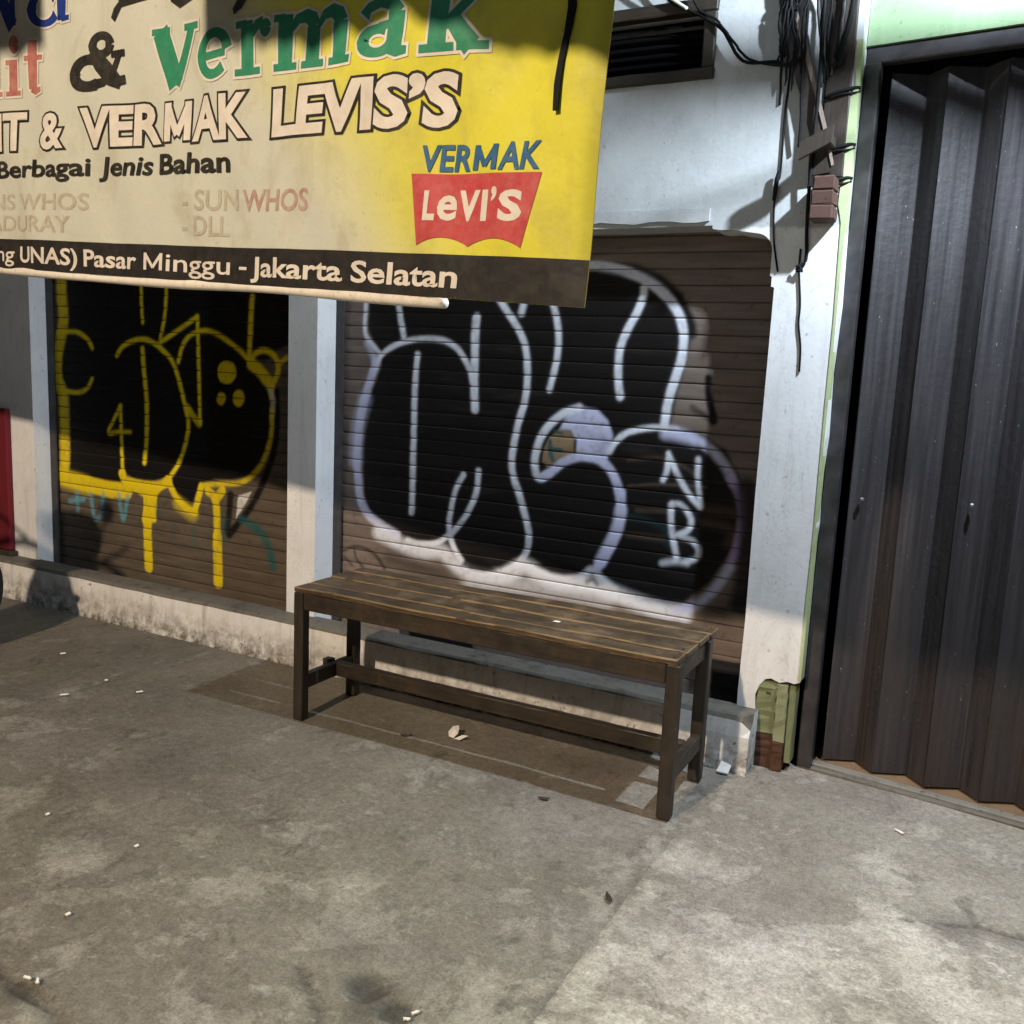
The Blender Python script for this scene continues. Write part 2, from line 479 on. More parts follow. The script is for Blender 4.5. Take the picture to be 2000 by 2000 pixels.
def slab(x0, x1, dense):
    st = .016 if dense else .2
    xs = np.arange(x0, x1 + .0001, st); xs[-1] = x1
    ys = np.concatenate([np.arange(-3.4, -1.9, .1), np.arange(-1.9, .95, st), np.arange(.95, 4.01, .2)])
    X, Y = np.meshgrid(xs, ys)
    wig = lambda xc, sgn: .022 * (fbm(Y * 3.1 + xc * 5, Y * 0 + 2.2, 4) - .5) - sgn * .0
    u = (X - x0) / (x1 - x0); XX = X + wig(x0, -1) * (1 - u) + wig(x1, 1) * u
    h = -.006 + .010 * (fbm(X * 1.4 + 3, Y * 1.4 + 9, 3) - .5) + .0022 * (fbm(X * 18, Y * 18, 3) - .5)
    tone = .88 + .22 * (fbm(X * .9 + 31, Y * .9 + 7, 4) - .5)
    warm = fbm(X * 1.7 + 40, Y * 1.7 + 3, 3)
    if 1.0 < x0 < 2: tone = tone * (1.40 + .30 * np.clip(X - 1.44, 0, .9) - .34 * np.clip(Y, -1, .3))  # paler slab, with light falloff also put into its tone towards near right
    elif -1 < x0 < 1: tone = tone * (1.00 + .19 * np.clip(X, -1, 1.4) - .06 * np.clip(Y, -1, .5))  # light falloff painted across the middle slab, darker to the left
    elif x0 < -1: tone = tone * .80  # left slabs darkened to stand in for weaker light
    wear = .35 * np.clip(-.45 - Y, -.6, .6) + .25 * (fbm(X * 1.3 + 2, Y * 1.3 + 5, 3) - .5)
    if 1.0 < x0 < 2: wear = wear + .18 + .3 * np.clip(-Y, -.3, .6)
    jag = .05 * (fbm(X * 9, Y * 9, 3) - .5)
    for (cx, cy), r, a in PALE:
        d = np.hypot(X - cx, (Y - cy) * 1.0) + jag * 1.6
        wear = wear + 1.5 * a * np.clip(1.25 - d / r, 0, 1)
        h = h + .0012 * np.clip(1 - d / r, 0, 1)
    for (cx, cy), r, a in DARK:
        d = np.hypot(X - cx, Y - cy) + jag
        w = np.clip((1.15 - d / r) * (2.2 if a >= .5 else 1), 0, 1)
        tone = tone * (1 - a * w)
        if a >= .5: h = h - .011 * w * (.5 + fbm(X * 20, Y * 20, 3))
    for pts, w, dep in CRACKS:
        d = seg_dist(X, Y, pts) + .25 * jag
        k = np.clip(1.3 - np.maximum(d, 0) / (w * 1.5), 0, 1)
        h = h - dep * k; tone = tone * (1 - .55 * k)
    # edges of the pours are crumbled and filled with grit
    e = np.minimum(X - x0, x1 - X) + .35 * np.maximum(jag, -.02)
    k = np.clip(1 - e / .022, 0, 1)
    h = h - .0022 * k * fbm(X * 8, Y * 8, 2); tone = tone * (1 - .10 * k) 
    wear = wear + .5 * np.clip(1 - abs(e - .04) / .04, 0, 1)
    h = np.minimum(h, -.0008)
    verts = np.stack([XX, Y, h], -1).reshape(-1, 3)
    ny, nx = X.shape
    idx = np.arange(nx * ny).reshape(ny, nx)
    faces = np.stack([idx[:-1, :-1], idx[:-1, 1:], idx[1:, 1:], idx[1:, :-1]], -1).reshape(-1, 4)
    me = bpy.data.meshes.new("slab")
    me.vertices.add(len(verts)); me.vertices.foreach_set("co", verts.ravel())
    me.loops.add(faces.size); me.loops.foreach_set("vertex_index", faces.ravel())
    me.polygons.add(len(faces)); me.polygons.foreach_set("loop_start", np.arange(0, faces.size, 4)); me.polygons.foreach_set("loop_total", np.full(len(faces), 4))
    me.polygons.foreach_set("use_smooth", np.ones(len(faces), bool))
    me.update()
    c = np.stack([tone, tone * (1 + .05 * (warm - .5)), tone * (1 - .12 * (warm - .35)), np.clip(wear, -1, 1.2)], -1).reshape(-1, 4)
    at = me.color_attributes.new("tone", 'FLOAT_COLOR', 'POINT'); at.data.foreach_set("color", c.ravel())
    me.materials.append(M['pavement'])
    o = bpy.data.objects.new("slab", me); link(o, parent=pav)
    return o
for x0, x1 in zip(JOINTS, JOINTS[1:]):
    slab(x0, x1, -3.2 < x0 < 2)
box("kerb", -9, 9, -3.55, -3.405, -.30, .006, M['cement'], .012, parent=pav)

# ================================================================== GRAFFITI SHOP
WALL_Y = .55
shop = empty("graffiti_shop", (-.4, .55, 0), label="white plastered shop front with two graffiti-covered brown roller shutters", cat="shop")

def arc(cx, cz, r, a0, a1, n=7):
    return [(cx + r * math.cos(math.radians(a0 + (a1 - a0) * i / n)), cz + r * math.sin(math.radians(a0 + (a1 - a0) * i / n))) for i in range(n + 1)]
outer = [(-3.6, .0), (1.505, .0), (1.505, .19), (1.500, .235), (1.512, .272), (1.53, .296), (1.548, .301), (1.575, .292), (1.60, .300), (1.622, .297), (1.640, .305),
         (1.640, .62), (1.634, .70), (1.643, .82), (1.637, .95), (1.646, 1.1), (1.640, 1.3), (1.648, 1.5), (1.642, 1.735), (1.640, 3.3), (-3.6, 3.3)]
h1 = [(-2.15, .08), (-.51, .08), (-.51, 1.70)] + arc(-.56, 1.70, .05, 0, 90, 5)[1:] + arc(-2.10, 1.70, .05, 90, 180, 5)
h2 = ([(-.36, .08), (1.445, .08), (1.443, .24), (1.447, .5), (1.444, .9), (1.446, 1.30), (1.447, 1.555), (1.437, 1.557), (1.437, 1.588), (1.431, 1.590)]
      + arc(1.375, 1.665, .056, 0, 75, 6) + [(1.33, 1.728), (1.30, 1.734), (1.262, 1.733), (1.237, 1.737), (1.235, 1.748), (.9, 1.746), (.4, 1.749), (-.31, 1.747)] + arc(-.31, 1.697, .05, 100, 180, 4))
hv = [(.40, 2.222), (1.168, 2.222), (1.168, 2.395), (.40, 2.395)]
bm = bmesh.new()
add_prism(bm, outer, [h1, h2, hv], WALL_Y, .80)
bm_obj("wall", bm, M['wall'], parent=shop)
# a proud band of render over the shutters, chipped along its lower edge
lo = [(x, 1.760 + .004 * math.sin(x * 31) + .003 * math.sin(x * 77)) for x in np.linspace(1.225, -.40, 40)]
bm = bmesh.new(); add_prism(bm, [(1.225, 1.80), (-.40, 1.80)] + lo[::-1], [], .541, .552)
bm_obj("render_band", bm, M['wall'], parent=shop)

# sill in front of the shutters: front face and top wander, right end broken away
def make_sill():
    xs = np.linspace(-3.6, 1.515, 190); rows = []
    for i, x in enumerate(xs):
        w = .006 * (fbm(np.array([x * 5]), np.array([3.3]), 3)[0] - .5); t = .005 * (fbm(np.array([x * 7]), np.array([9.1]), 3)[0] - .5)
        q = .008 * (fbm(np.array([x * 11]), np.array([1.7]), 2)[0] - .5)
        chip = .03 * max(0, (x - 1.47) / .045) ** 2
        rows.append([(x, .440 + w, -.02), (x, .444 + w + q, .06), (x, .445 + w - q, .12), (x, .447 + w + chip * .4, .172 + t - chip), (x, .456 + w + chip, .187 + t - chip), (x, .50, .189 + t * .6), (x, .566, .187), (x, .566, -.02)])
    n = 8; v = [p for r in rows for p in r]; f = []
    for i in range(len(rows) - 1):
        for j in range(n - 1):
            f.append((i * n + j, (i + 1) * n + j, (i + 1) * n + j + 1, i * n + j + 1))
    f.append(tuple((len(rows) - 1) * n + j for j in range(n))); f.append(tuple(range(n - 1, -1, -1)))
    o = mesh_obj("sill", v, f, M['sill'], parent=shop)
    o.data.materials.append(M['sill_top'])
    for i in range(len(rows) - 1):
        for j in (3, 4, 5): o.data.polygons[i * (n - 1) + j].material_index = 1
    return o
make_sill()

# ---- roller shutters, each slat its own piece, spray paint as colour on the slats
INK = {'k': (.006, .006, .007), 'w': (.76, .80, .90), 'l': (.58, .60, .82), 'p': (.44, .34, .62), 'n': (.30, .22, .13), 't': (.015, .10, .11),
       'b': (.17, .12, .085), 'y': (.80, .62, .014), 'W': (.68, .68, .72), 'c': (.12, .38, .48)}
GRAFFITI={'s2':[('P','k',0,0.012,0.97,[(-0.206,1.694),(-0.214,1.399),(-0.141,1.252),(-0.211,1.097),(-0.228,0.897),(-0.218,0.719),(-0.171,0.6),(-0.061,0.535),(0.091,0.528),(0.218,0.528),(0.294,0.49),(0.417,0.465),(0.543,0.523),(0.646,0.517),(0.757,0.512),(0.831,0.537),(0.93,0.484),(1.076,0.447),(1.194,0.47),(1.283,0.557),(1.348,0.679),(1.372,0.83),(1.354,0.938),(1.301,1.024),(1.204,1.075),(1.098,1.091),(1.114,1.212),(1.142,1.34),(1.154,1.43),(1.111,1.545),(1.031,1.607),(0.931,1.647),(0.749,1.663)]),('L','k',0.0148,0.012,0.9,[(0.991,1.582),(1.061,1.548),(1.11,1.506),(1.145,1.448),(1.153,1.41)]),('L','b',0.0041,0.006,0.55,[(0.956,0.867),(1.084,0.885),(1.239,0.891)]),('L','b',0.0056,0.008,0.3,[(0.949,0.96),(1.088,0.977),(1.221,0.924)]),('L','b',0.0077,0.008,0.35,[(0.994,0.783),(1.107,0.79)]),('L','b',0.0103,0.012,0.35,[(0.968,0.69),(1.098,0.691)]),('L','b',0.0148,0.02,0.4,[(1.256,0.812),(1.341,0.812)]),('L','b',0.0124,0.02,0.4,[(1.249,0.766),(1.341,0.752),(1.335,0.701)]),('L','t',0.0103,0.012,0.25,[(0.963,0.758),(1.051,0.747),(1.107,0.723),(1.116,0.672)]),('L','l',0.0166,0.009,1.0,[(-0.164,1.271),(-0.192,1.2),(-0.22,1.123),(-0.242,1.034),(-0.253,0.933),(-0.256,0.849),(-0.246,0.766),(-0.233,0.688),(-0.191,0.63),(-0.125,0.593),(-0.043,0.561)]),('L','l',0.0277,0.022,0.5,[(-0.22,1.112),(-0.248,1.017),(-0.263,0.932),(-0.265,0.849)]),('L','w',0.0095,0.006,1.0,[(-0.17,1.244),(-0.151,1.282),(-0.119,1.313),(-0.068,1.338),(0.008,1.36),(0.089,1.366),(0.157,1.36),(0.213,1.334),(0.25,1.295),(0.276,1.252),(0.29,1.207)]),('L','w',0.0087,0.006,1.0,[(-0.223,1.514),(-0.229,1.413),(-0.219,1.366),(-0.186,1.332),(-0.148,1.298)]),('L','l',0.0136,0.014,0.7,[(-0.213,1.339),(-0.185,1.297),(-0.17,1.255)]),('L','w',0.0106,0.006,1.0,[(-0.067,1.516),(-0.059,1.469),(-0.05,1.428),(-0.036,1.373)]),('L','w',0.0148,0.006,1.0,[(0.297,1.452),(0.294,1.384),(0.296,1.309),(0.298,1.233),(0.302,1.157),(0.307,1.101)]),('L','w',0.0113,0.006,1.0,[(0.033,1.302),(0.027,1.221),(0.024,1.115),(0.025,1.009),(0.026,0.901),(0.028,0.793),(0.024,0.927),(0.025,0.852),(0.027,0.743),(0.026,0.664)]),('L','w',0.0116,0.006,1.0,[(0.392,1.525),(0.422,1.486),(0.458,1.442),(0.494,1.39),(0.515,1.341),(0.526,1.268),(0.527,1.194),(0.519,1.134),(0.5,1.068),(0.487,1.001),(0.478,0.94),(0.48,0.889),(0.495,0.839),(0.502,0.824),(0.521,0.779),(0.548,0.705),(0.565,0.645),(0.565,0.593),(0.55,0.55),(0.529,0.515)]),('L','w',0.0114,0.008,0.9,[(0.499,1.511),(0.49,1.472)]),('L','w',0.0107,0.006,1.0,[(0.613,1.522),(0.63,1.474),(0.643,1.427),(0.649,1.374),(0.647,1.321),(0.639,1.268),(0.622,1.196)]),('L','w',0.0101,0.006,1.0,[(0.333,0.863),(0.331,0.801),(0.317,0.747),(0.283,0.68),(0.249,0.633),(0.213,0.596),(0.152,0.553),(0.075,0.539),(0.01,0.545)]),('L','w',0.01,0.006,1.0,[(0.265,0.841),(0.233,0.781),(0.216,0.709),(0.208,0.644),(0.214,0.591),(0.237,0.539),(0.279,0.491),(0.33,0.466),(0.402,0.464),(0.461,0.48),(0.512,0.51),(0.542,0.541)]),('L','w',0.0259,0.02,0.85,[(-0.135,0.558),(-0.032,0.528),(0.078,0.507),(0.175,0.52),(0.212,0.496),(0.282,0.46),(0.375,0.446),(0.465,0.459),(0.536,0.507),(0.569,0.512),(0.628,0.488),(0.713,0.475),(0.832,0.48),(0.922,0.466),(1.011,0.444),(1.114,0.43),(1.197,0.431)]),('L','w',0.0321,0.03,0.45,[(0.315,0.419),(0.476,0.425),(0.631,0.44),(0.762,0.443),(0.898,0.439)]),('L','w',0.0109,0.01,0.9,[(0.554,0.524),(0.627,0.501),(0.713,0.489),(0.786,0.5),(0.833,0.539),(0.875,0.512),(0.939,0.475)]),('P','k',0,0.01,0.9,[(0.271,0.477),(0.313,0.466),(0.374,0.464),(0.434,0.477),(0.372,0.518),(0.29,0.516)]),('P','k',0,0.01,0.9,[(0.598,0.523),(0.665,0.504),(0.721,0.502),(0.775,0.518),(0.801,0.543),(0.708,0.564)]),('L','k',0.0083,0.008,0.6,[(0.818,0.49),(0.84,0.502),(0.859,0.488)]),('P','l',0,0.008,1.0,[(0.672,1.047),(0.692,1.096),(0.725,1.127),(0.764,1.14),(0.821,1.131),(0.863,1.095),(0.884,1.047),(0.88,0.995),(0.866,0.957),(0.742,0.946),(0.742,1.01),(0.718,1.05)]),('L','w',0.0129,0.007,1.0,[(0.64,0.883),(0.599,0.863),(0.58,0.889),(0.577,0.943),(0.594,1.009),(0.629,1.063),(0.685,1.11),(0.747,1.135)]),('P','n',0,0.006,1.0,[(0.632,1.017),(0.671,1.051),(0.712,1.05),(0.736,1.015),(0.736,0.964),(0.684,0.936),(0.632,0.904),(0.607,0.924),(0.611,0.973)]),('L','t',0.008,0.005,0.9,[(0.636,1.002),(0.638,0.964),(0.652,0.933)]),('L','t',0.0091,0.005,0.9,[(0.64,0.972),(0.682,0.973)]),('L','t',0.0059,0.005,0.9,[(0.654,1.04),(0.681,1.037)]),('L','k',0.0058,0.005,0.7,[(0.739,1.015),(0.739,0.967)]),('L','l',0.0145,0.007,1.0,[(0.611,0.864),(0.651,0.892),(0.696,0.931),(0.747,0.952),(0.798,0.957),(0.845,0.947),(0.886,0.914),(0.916,0.862),(0.931,0.801),(0.931,0.839),(0.935,0.792),(0.932,0.728),(0.914,0.662),(0.884,0.599),(0.856,0.549)]),('L','l',0.0197,0.01,0.9,[(0.934,0.776),(0.925,0.711),(0.898,0.644),(0.866,0.575)]),('L','w',0.0097,0.006,1.0,[(0.876,0.984),(0.896,1.019),(0.932,1.053),(0.99,1.074),(1.053,1.084),(1.122,1.08)]),('L','l',0.015,0.016,0.8,[(1.081,1.062),(1.134,1.058),(1.186,1.047)]),('L','l',0.0136,0.011,0.85,[(1.106,1.079),(1.185,1.057),(1.249,1.022),(1.303,0.968),(1.337,0.915)]),('L','p',0.0142,0.011,0.9,[(1.326,0.929),(1.355,0.883),(1.371,0.835),(1.374,0.766),(1.365,0.695),(1.347,0.622)]),('L','l',0.0138,0.012,0.85,[(1.347,0.622),(1.312,0.556),(1.275,0.503),(1.232,0.464),(1.17,0.437)]),('L','w',0.014,0.006,1.0,[(0.705,1.64),(0.755,1.642),(0.805,1.641),(0.871,1.629),(0.942,1.604),(1.007,1.57),(1.06,1.527),(1.094,1.486),(1.115,1.438),(1.123,1.39),(1.121,1.327),(1.107,1.272),(1.091,1.212),(1.081,1.157),(1.075,1.086)]),('L','l',0.01,0.014,0.6,[(0.805,1.636),(0.936,1.611),(1.018,1.57),(1.068,1.52)]),('L','w',0.0122,0.006,1.0,[(0.967,1.567),(0.966,1.533),(0.946,1.479),(0.917,1.424),(0.894,1.363),(0.889,1.303),(0.893,1.237),(0.904,1.184)]),('L','w',0.0086,0.006,1.0,[(1.085,0.901),(1.097,0.932),(1.099,0.978)]),('L','w',0.0085,0.006,1.0,[(1.098,0.996),(1.121,0.95),(1.157,0.893),(1.191,0.851),(1.224,0.821)]),('L','w',0.008,0.006,0.8,[(1.207,0.985),(1.209,0.923),(1.22,0.864),(1.23,0.819)]),('L','w',0.0096,0.006,1.0,[(1.122,0.815),(1.124,0.767),(1.135,0.706),(1.155,0.628)]),('L','w',0.0086,0.006,1.0,[(1.126,0.821),(1.157,0.82),(1.185,0.794),(1.198,0.765),(1.19,0.733),(1.152,0.712)]),('L','w',0.0086,0.007,0.8,[(1.166,0.707),(1.208,0.697),(1.232,0.67),(1.228,0.638),(1.193,0.621)]),('L','w',0.0094,0.01,0.8,[(1.105,0.602),(1.146,0.614),(1.194,0.615)]),('L','k',0.0132,0.008,1.0,[(1.221,1.265),(1.223,1.224),(1.232,1.181),(1.244,1.147),(1.25,1.121)]),('L','k',0.0084,0.012,0.75,[(1.249,1.116),(1.22,1.134),(1.172,1.162)]),('L','k',0.0066,0.008,0.75,[(-0.319,0.457),(-0.26,0.484),(-0.196,0.48),(-0.141,0.455),(-0.102,0.41)]),('L','k',0.0057,0.007,0.7,[(-0.262,0.474),(-0.247,0.432),(-0.217,0.403)]),('L','k',0.0048,0.007,0.7,[(-0.313,0.433),(-0.27,0.4)]),('L','k',0.0275,0.04,0.5,[(-0.075,0.456),(0.059,0.437),(0.189,0.428)]),('L','k',0.0343,0.02,0.85,[(1.38,0.904),(1.399,0.768),(1.404,0.614),(1.391,0.501)]),('L','k',0.0233,0.03,0.6,[(1.277,0.443),(1.391,0.501)])],'s1':[('P','k',0,0.008,0.98,[(-2.007,1.808),(-2.033,1.432),(-2.074,1.303),(-2.086,1.199),(-2.076,1.113),(-2.014,1.029),(-2.031,0.622),(-1.823,0.616),(-1.66,0.615),(-1.645,0.685),(-1.573,0.653),(-1.465,0.644),(-1.336,0.68),(-1.279,0.611),(-1.189,0.558),(-1.121,0.668),(-1.033,0.701),(-0.926,0.708),(-0.811,0.739),(-0.74,0.808),(-0.702,0.926),(-0.706,1.086),(-0.752,1.175),(-0.823,1.262),(-0.772,1.249),(-0.712,1.252),(-0.683,1.29),(-0.596,1.322),(-0.601,1.777)]),('L','k',0.0174,0.01,0.95,[(-0.672,1.118),(-0.666,1.005),(-0.68,0.875),(-0.729,0.746),(-0.811,0.604),(-0.948,0.451)]),('L','k',0.018,0.01,0.9,[(-0.937,0.639),(-0.948,0.549),(-0.959,0.466)]),('P','W',0,0.005,1.0,[(-0.892,0.639),(-0.811,0.666),(-0.852,0.6),(-0.907,0.529)]),('L','y',0.0306,0.014,0.9,[(-2.052,1.809),(-2.056,1.559),(-2.05,1.474),(-2.048,1.389),(-2.074,1.303),(-2.101,1.216),(-2.106,1.112),(-2.067,1.026),(-2.063,0.868),(-2.065,0.709),(-2.082,0.617)]),('L','y',0.0288,0.008,1.0,[(-2.099,0.611),(-1.901,0.592),(-1.748,0.581),(-1.621,0.586)]),('L','y',0.0355,0.02,0.5,[(-2.112,0.606),(-1.902,0.582)]),('L','y',0.0103,0.006,1.0,[(-2.093,1.335),(-1.962,1.342),(-1.881,1.313),(-1.842,1.269)]),('L','y',0.0095,0.006,1.0,[(-2.033,1.047),(-1.948,1.046),(-1.883,1.071),(-1.847,1.117)]),('L','y',0.0098,0.006,1.0,[(-1.669,1.238),(-1.617,1.287),(-1.521,1.317),(-1.439,1.311),(-1.36,1.273),(-1.293,1.217),(-1.249,1.119),(-1.219,1.025),(-1.198,0.938),(-1.219,0.847),(-1.263,0.753),(-1.324,0.68)]),('L','y',0.0108,0.006,1.0,[(-1.493,1.275),(-1.483,1.157),(-1.469,1.035),(-1.471,0.91),(-1.483,0.784),(-1.492,0.737)]),('L','y',0.0085,0.006,1.0,[(-1.649,0.997),(-1.698,0.928),(-1.739,0.861),(-1.665,0.871),(-1.585,0.875)]),('L','y',0.0085,0.006,1.0,[(-1.649,0.997),(-1.648,0.855),(-1.643,0.676)]),('L','y',0.0088,0.006,1.0,[(-1.388,1.3),(-1.28,1.355),(-1.136,1.43)]),('L','y',0.008,0.006,1.0,[(-1.138,1.422),(-1.132,1.251),(-1.128,1.094),(-1.124,0.951)]),('L','y',0.0094,0.006,1.0,[(-1.259,1.223),(-1.225,1.307),(-1.158,1.356),(-1.061,1.366),(-0.967,1.332),(-0.874,1.282),(-0.818,1.232)]),('L','y',0.0129,0.008,0.8,[(-1.204,1.018),(-1.168,0.98),(-1.13,0.947)]),('L','y',0.0114,0.006,1.0,[(-0.811,1.517),(-0.821,1.376),(-0.828,1.255)]),('L','y',0.0073,0.006,1.0,[(-1.494,1.718),(-1.495,1.512),(-1.489,1.396)]),('L','y',0.008,0.006,1.0,[(-1.324,1.716),(-1.333,1.513),(-1.344,1.427),(-1.373,1.327)]),('L','y',0.0114,0.006,1.0,[(-0.823,1.247),(-0.787,1.279),(-0.737,1.292),(-0.681,1.268),(-0.661,1.216),(-0.68,1.167)]),('L','y',0.009,0.006,1.0,[(-0.653,1.239),(-0.615,1.266)]),('L','y',0.0237,0.008,1.0,[(-0.812,1.229),(-0.757,1.197),(-0.707,1.147)]),('L','y',0.0114,0.006,1.0,[(-0.707,1.135),(-0.696,1.087)]),('L','W',0.0114,0.01,0.7,[(-0.702,1.124),(-0.689,1.072),(-0.695,1.011)]),('L','y',0.0102,0.007,0.8,[(-0.695,1.041),(-0.7,0.927),(-0.74,0.819),(-0.801,0.744),(-0.884,0.698),(-1.001,0.682),(-1.099,0.666)]),('L','y',0.0169,0.006,1.0,[(-1.646,0.668),(-1.622,0.636),(-1.525,0.626),(-1.406,0.631),(-1.33,0.662)]),('L','y',0.0194,0.006,1.0,[(-1.598,0.621),(-1.526,0.607),(-1.466,0.587),(-1.406,0.623)]),('L','y',0.0253,0.006,1.0,[(-1.466,0.596),(-1.468,0.489),(-1.479,0.462)]),('L','y',0.0195,0.006,1.0,[(-1.477,0.488),(-1.477,0.359),(-1.472,0.225)]),('L','y',0.0109,0.006,1.0,[(-1.425,0.596),(-1.433,0.467)]),('L','y',0.0123,0.006,1.0,[(-1.336,0.672),(-1.291,0.601),(-1.223,0.549),(-1.161,0.531)]),('L','y',0.0246,0.02,0.5,[(-1.268,0.562),(-1.178,0.522)]),('L','y',0.0114,0.006,1.0,[(-1.119,0.66),(-1.142,0.592),(-1.165,0.532)]),('L','y',0.0145,0.006,1.0,[(-1.077,0.642),(-1.039,0.616),(-1.023,0.54),(-1.02,0.418)]),('L','y',0.0194,0.006,1.0,[(-1.02,0.434),(-1.016,0.219)]),('L','y',0.0144,0.006,1.0,[(-0.988,0.653),(-1.025,0.609)]),('P','y',0,0.006,1.0,[(-0.903,1.191),(-0.907,1.17),(-0.919,1.153),(-0.937,1.141),(-0.959,1.136),(-0.981,1.138),(-0.999,1.149),(-1.011,1.166),(-1.016,1.186),(-1.011,1.206),(-0.999,1.224),(-0.98,1.236),(-0.959,1.241),(-0.937,1.237),(-0.919,1.227),(-0.907,1.21)]),('P','y',0,0.006,1.0,[(-0.967,1.071),(-0.97,1.06),(-0.975,1.051),(-0.984,1.044),(-0.994,1.042),(-1.004,1.043),(-1.013,1.049),(-1.019,1.058),(-1.021,1.068),(-1.018,1.079),(-1.013,1.089),(-1.004,1.095),(-0.994,1.098),(-0.984,1.096),(-0.975,1.091),(-0.969,1.082)]),('P','y',0,0.006,1.0,[(-0.854,1.079),(-0.857,1.064),(-0.864,1.051),(-0.876,1.042),(-0.889,1.039),(-0.903,1.041),(-0.914,1.048),(-0.922,1.061),(-0.924,1.075),(-0.922,1.09),(-0.914,1.103),(-0.903,1.112),(-0.889,1.116),(-0.876,1.114),(-0.864,1.106),(-0.857,1.094)]),('L','t',0.0204,0.014,0.9,[(-0.873,0.533),(-0.779,0.501),(-0.717,0.441),(-0.686,0.341)]),('L','t',0.0125,0.014,0.4,[(-1.304,0.457),(-1.3,0.399)]),('L','t',0.0123,0.014,0.4,[(-1.168,0.449),(-1.163,0.374)]),('L','t',0.0168,0.014,0.35,[(-1.408,0.53),(-1.403,0.479)]),('L','t',0.0241,0.02,0.4,[(-0.98,0.521),(-0.991,0.421)]),('L','c',0.0124,0.012,0.75,[(-1.982,0.538),(-1.979,0.448)]),('L','c',0.0124,0.012,0.75,[(-2.037,0.491),(-1.93,0.512)]),('L','c',0.0122,0.012,0.75,[(-1.877,0.54),(-1.855,0.427),(-1.803,0.45),(-1.787,0.549)]),('L','c',0.012,0.012,0.75,[(-1.674,0.561),(-1.646,0.442),(-1.612,0.559)])]}
GRAFFITI['s2'] += [('P', 'k', 0, .004, .97, [(.03, .0), (.34, .0), (.34, .178), (.03, .168)]), ('P', 'k', 0, .004, .97, [(1.315, .0), (1.47, .0), (1.47, .246), (1.315, .243)])]  # two plain black patches along the shutter's foot

def spray(X, Z, key):
    rgb = np.zeros(X.shape + (3,)); al = np.zeros(X.shape)
    wob = .010 * (fbm(X * 22, Z * 22, 3) - .5)
    items = []
    for it in GRAFFITI[key]:
        kind, c, r, soft, a, pts = it
        if kind == 'L' and c in 'wly':
            items.append((kind, c, r * 1.15, .015, a * .16, pts))       # overspray round the line
            items.append((kind, c, r * (1.10 if c != 'y' else (1.15 if max(q[1] for q in pts) > .86 else 1.42)), soft * 1.1, a, pts))
        else: items.append(it)
    for kind, c, r, soft, a, pts in items:
        x0 = min(p[0] for p in pts) - r - 4 * soft; x1 = max(p[0] for p in pts) + r + 4 * soft
        z0 = min(p[1] for p in pts) - r - 4 * soft; z1 = max(p[1] for p in pts) + r + 4 * soft
        msk = (X > x0) & (X < x1) & (Z > z0) & (Z < z1)
        if not msk.any(): continue
        xs, zs = X[msk], Z[msk]
        if kind == 'L':
            pts = [tuple(q) for q in smooth_path(pts, 5)] if len(pts) > 2 else pts
            d = seg_dist(xs, zs, pts) - r + .35 * wob[msk]
        else:
            d = seg_dist(xs, zs, pts + pts[:1]); d = np.where(inside(xs, zs, pts), -d, d) + .4 * wob[msk]
        t = np.clip(.5 - d / (2 * soft), 0, 1); t = t * t * (3 - 2 * t) * a
        if c == 'k': t = t * np.clip(.90 + .3 * fbm(xs * 5 + 2, zs * 40, 3), 0, 1)
        else: t = t * np.clip(.62 + .75 * fbm(xs * 60 + 5, zs * 60, 2), 0, 1) * np.clip(.72 + .6 * fbm(xs * 7 + 2, zs * 22, 3), 0, 1)
        col = np.array(INK[c])
        an = t + al[msk] * (1 - t)
        rgb[msk] = np.where(an[:, None] > 1e-5, (col * t[:, None] + rgb[msk] * (al[msk] * (1 - t))[:, None]) / np.maximum(an, 1e-5)[:, None], 0)
        al[msk] = an
    return rgb, al

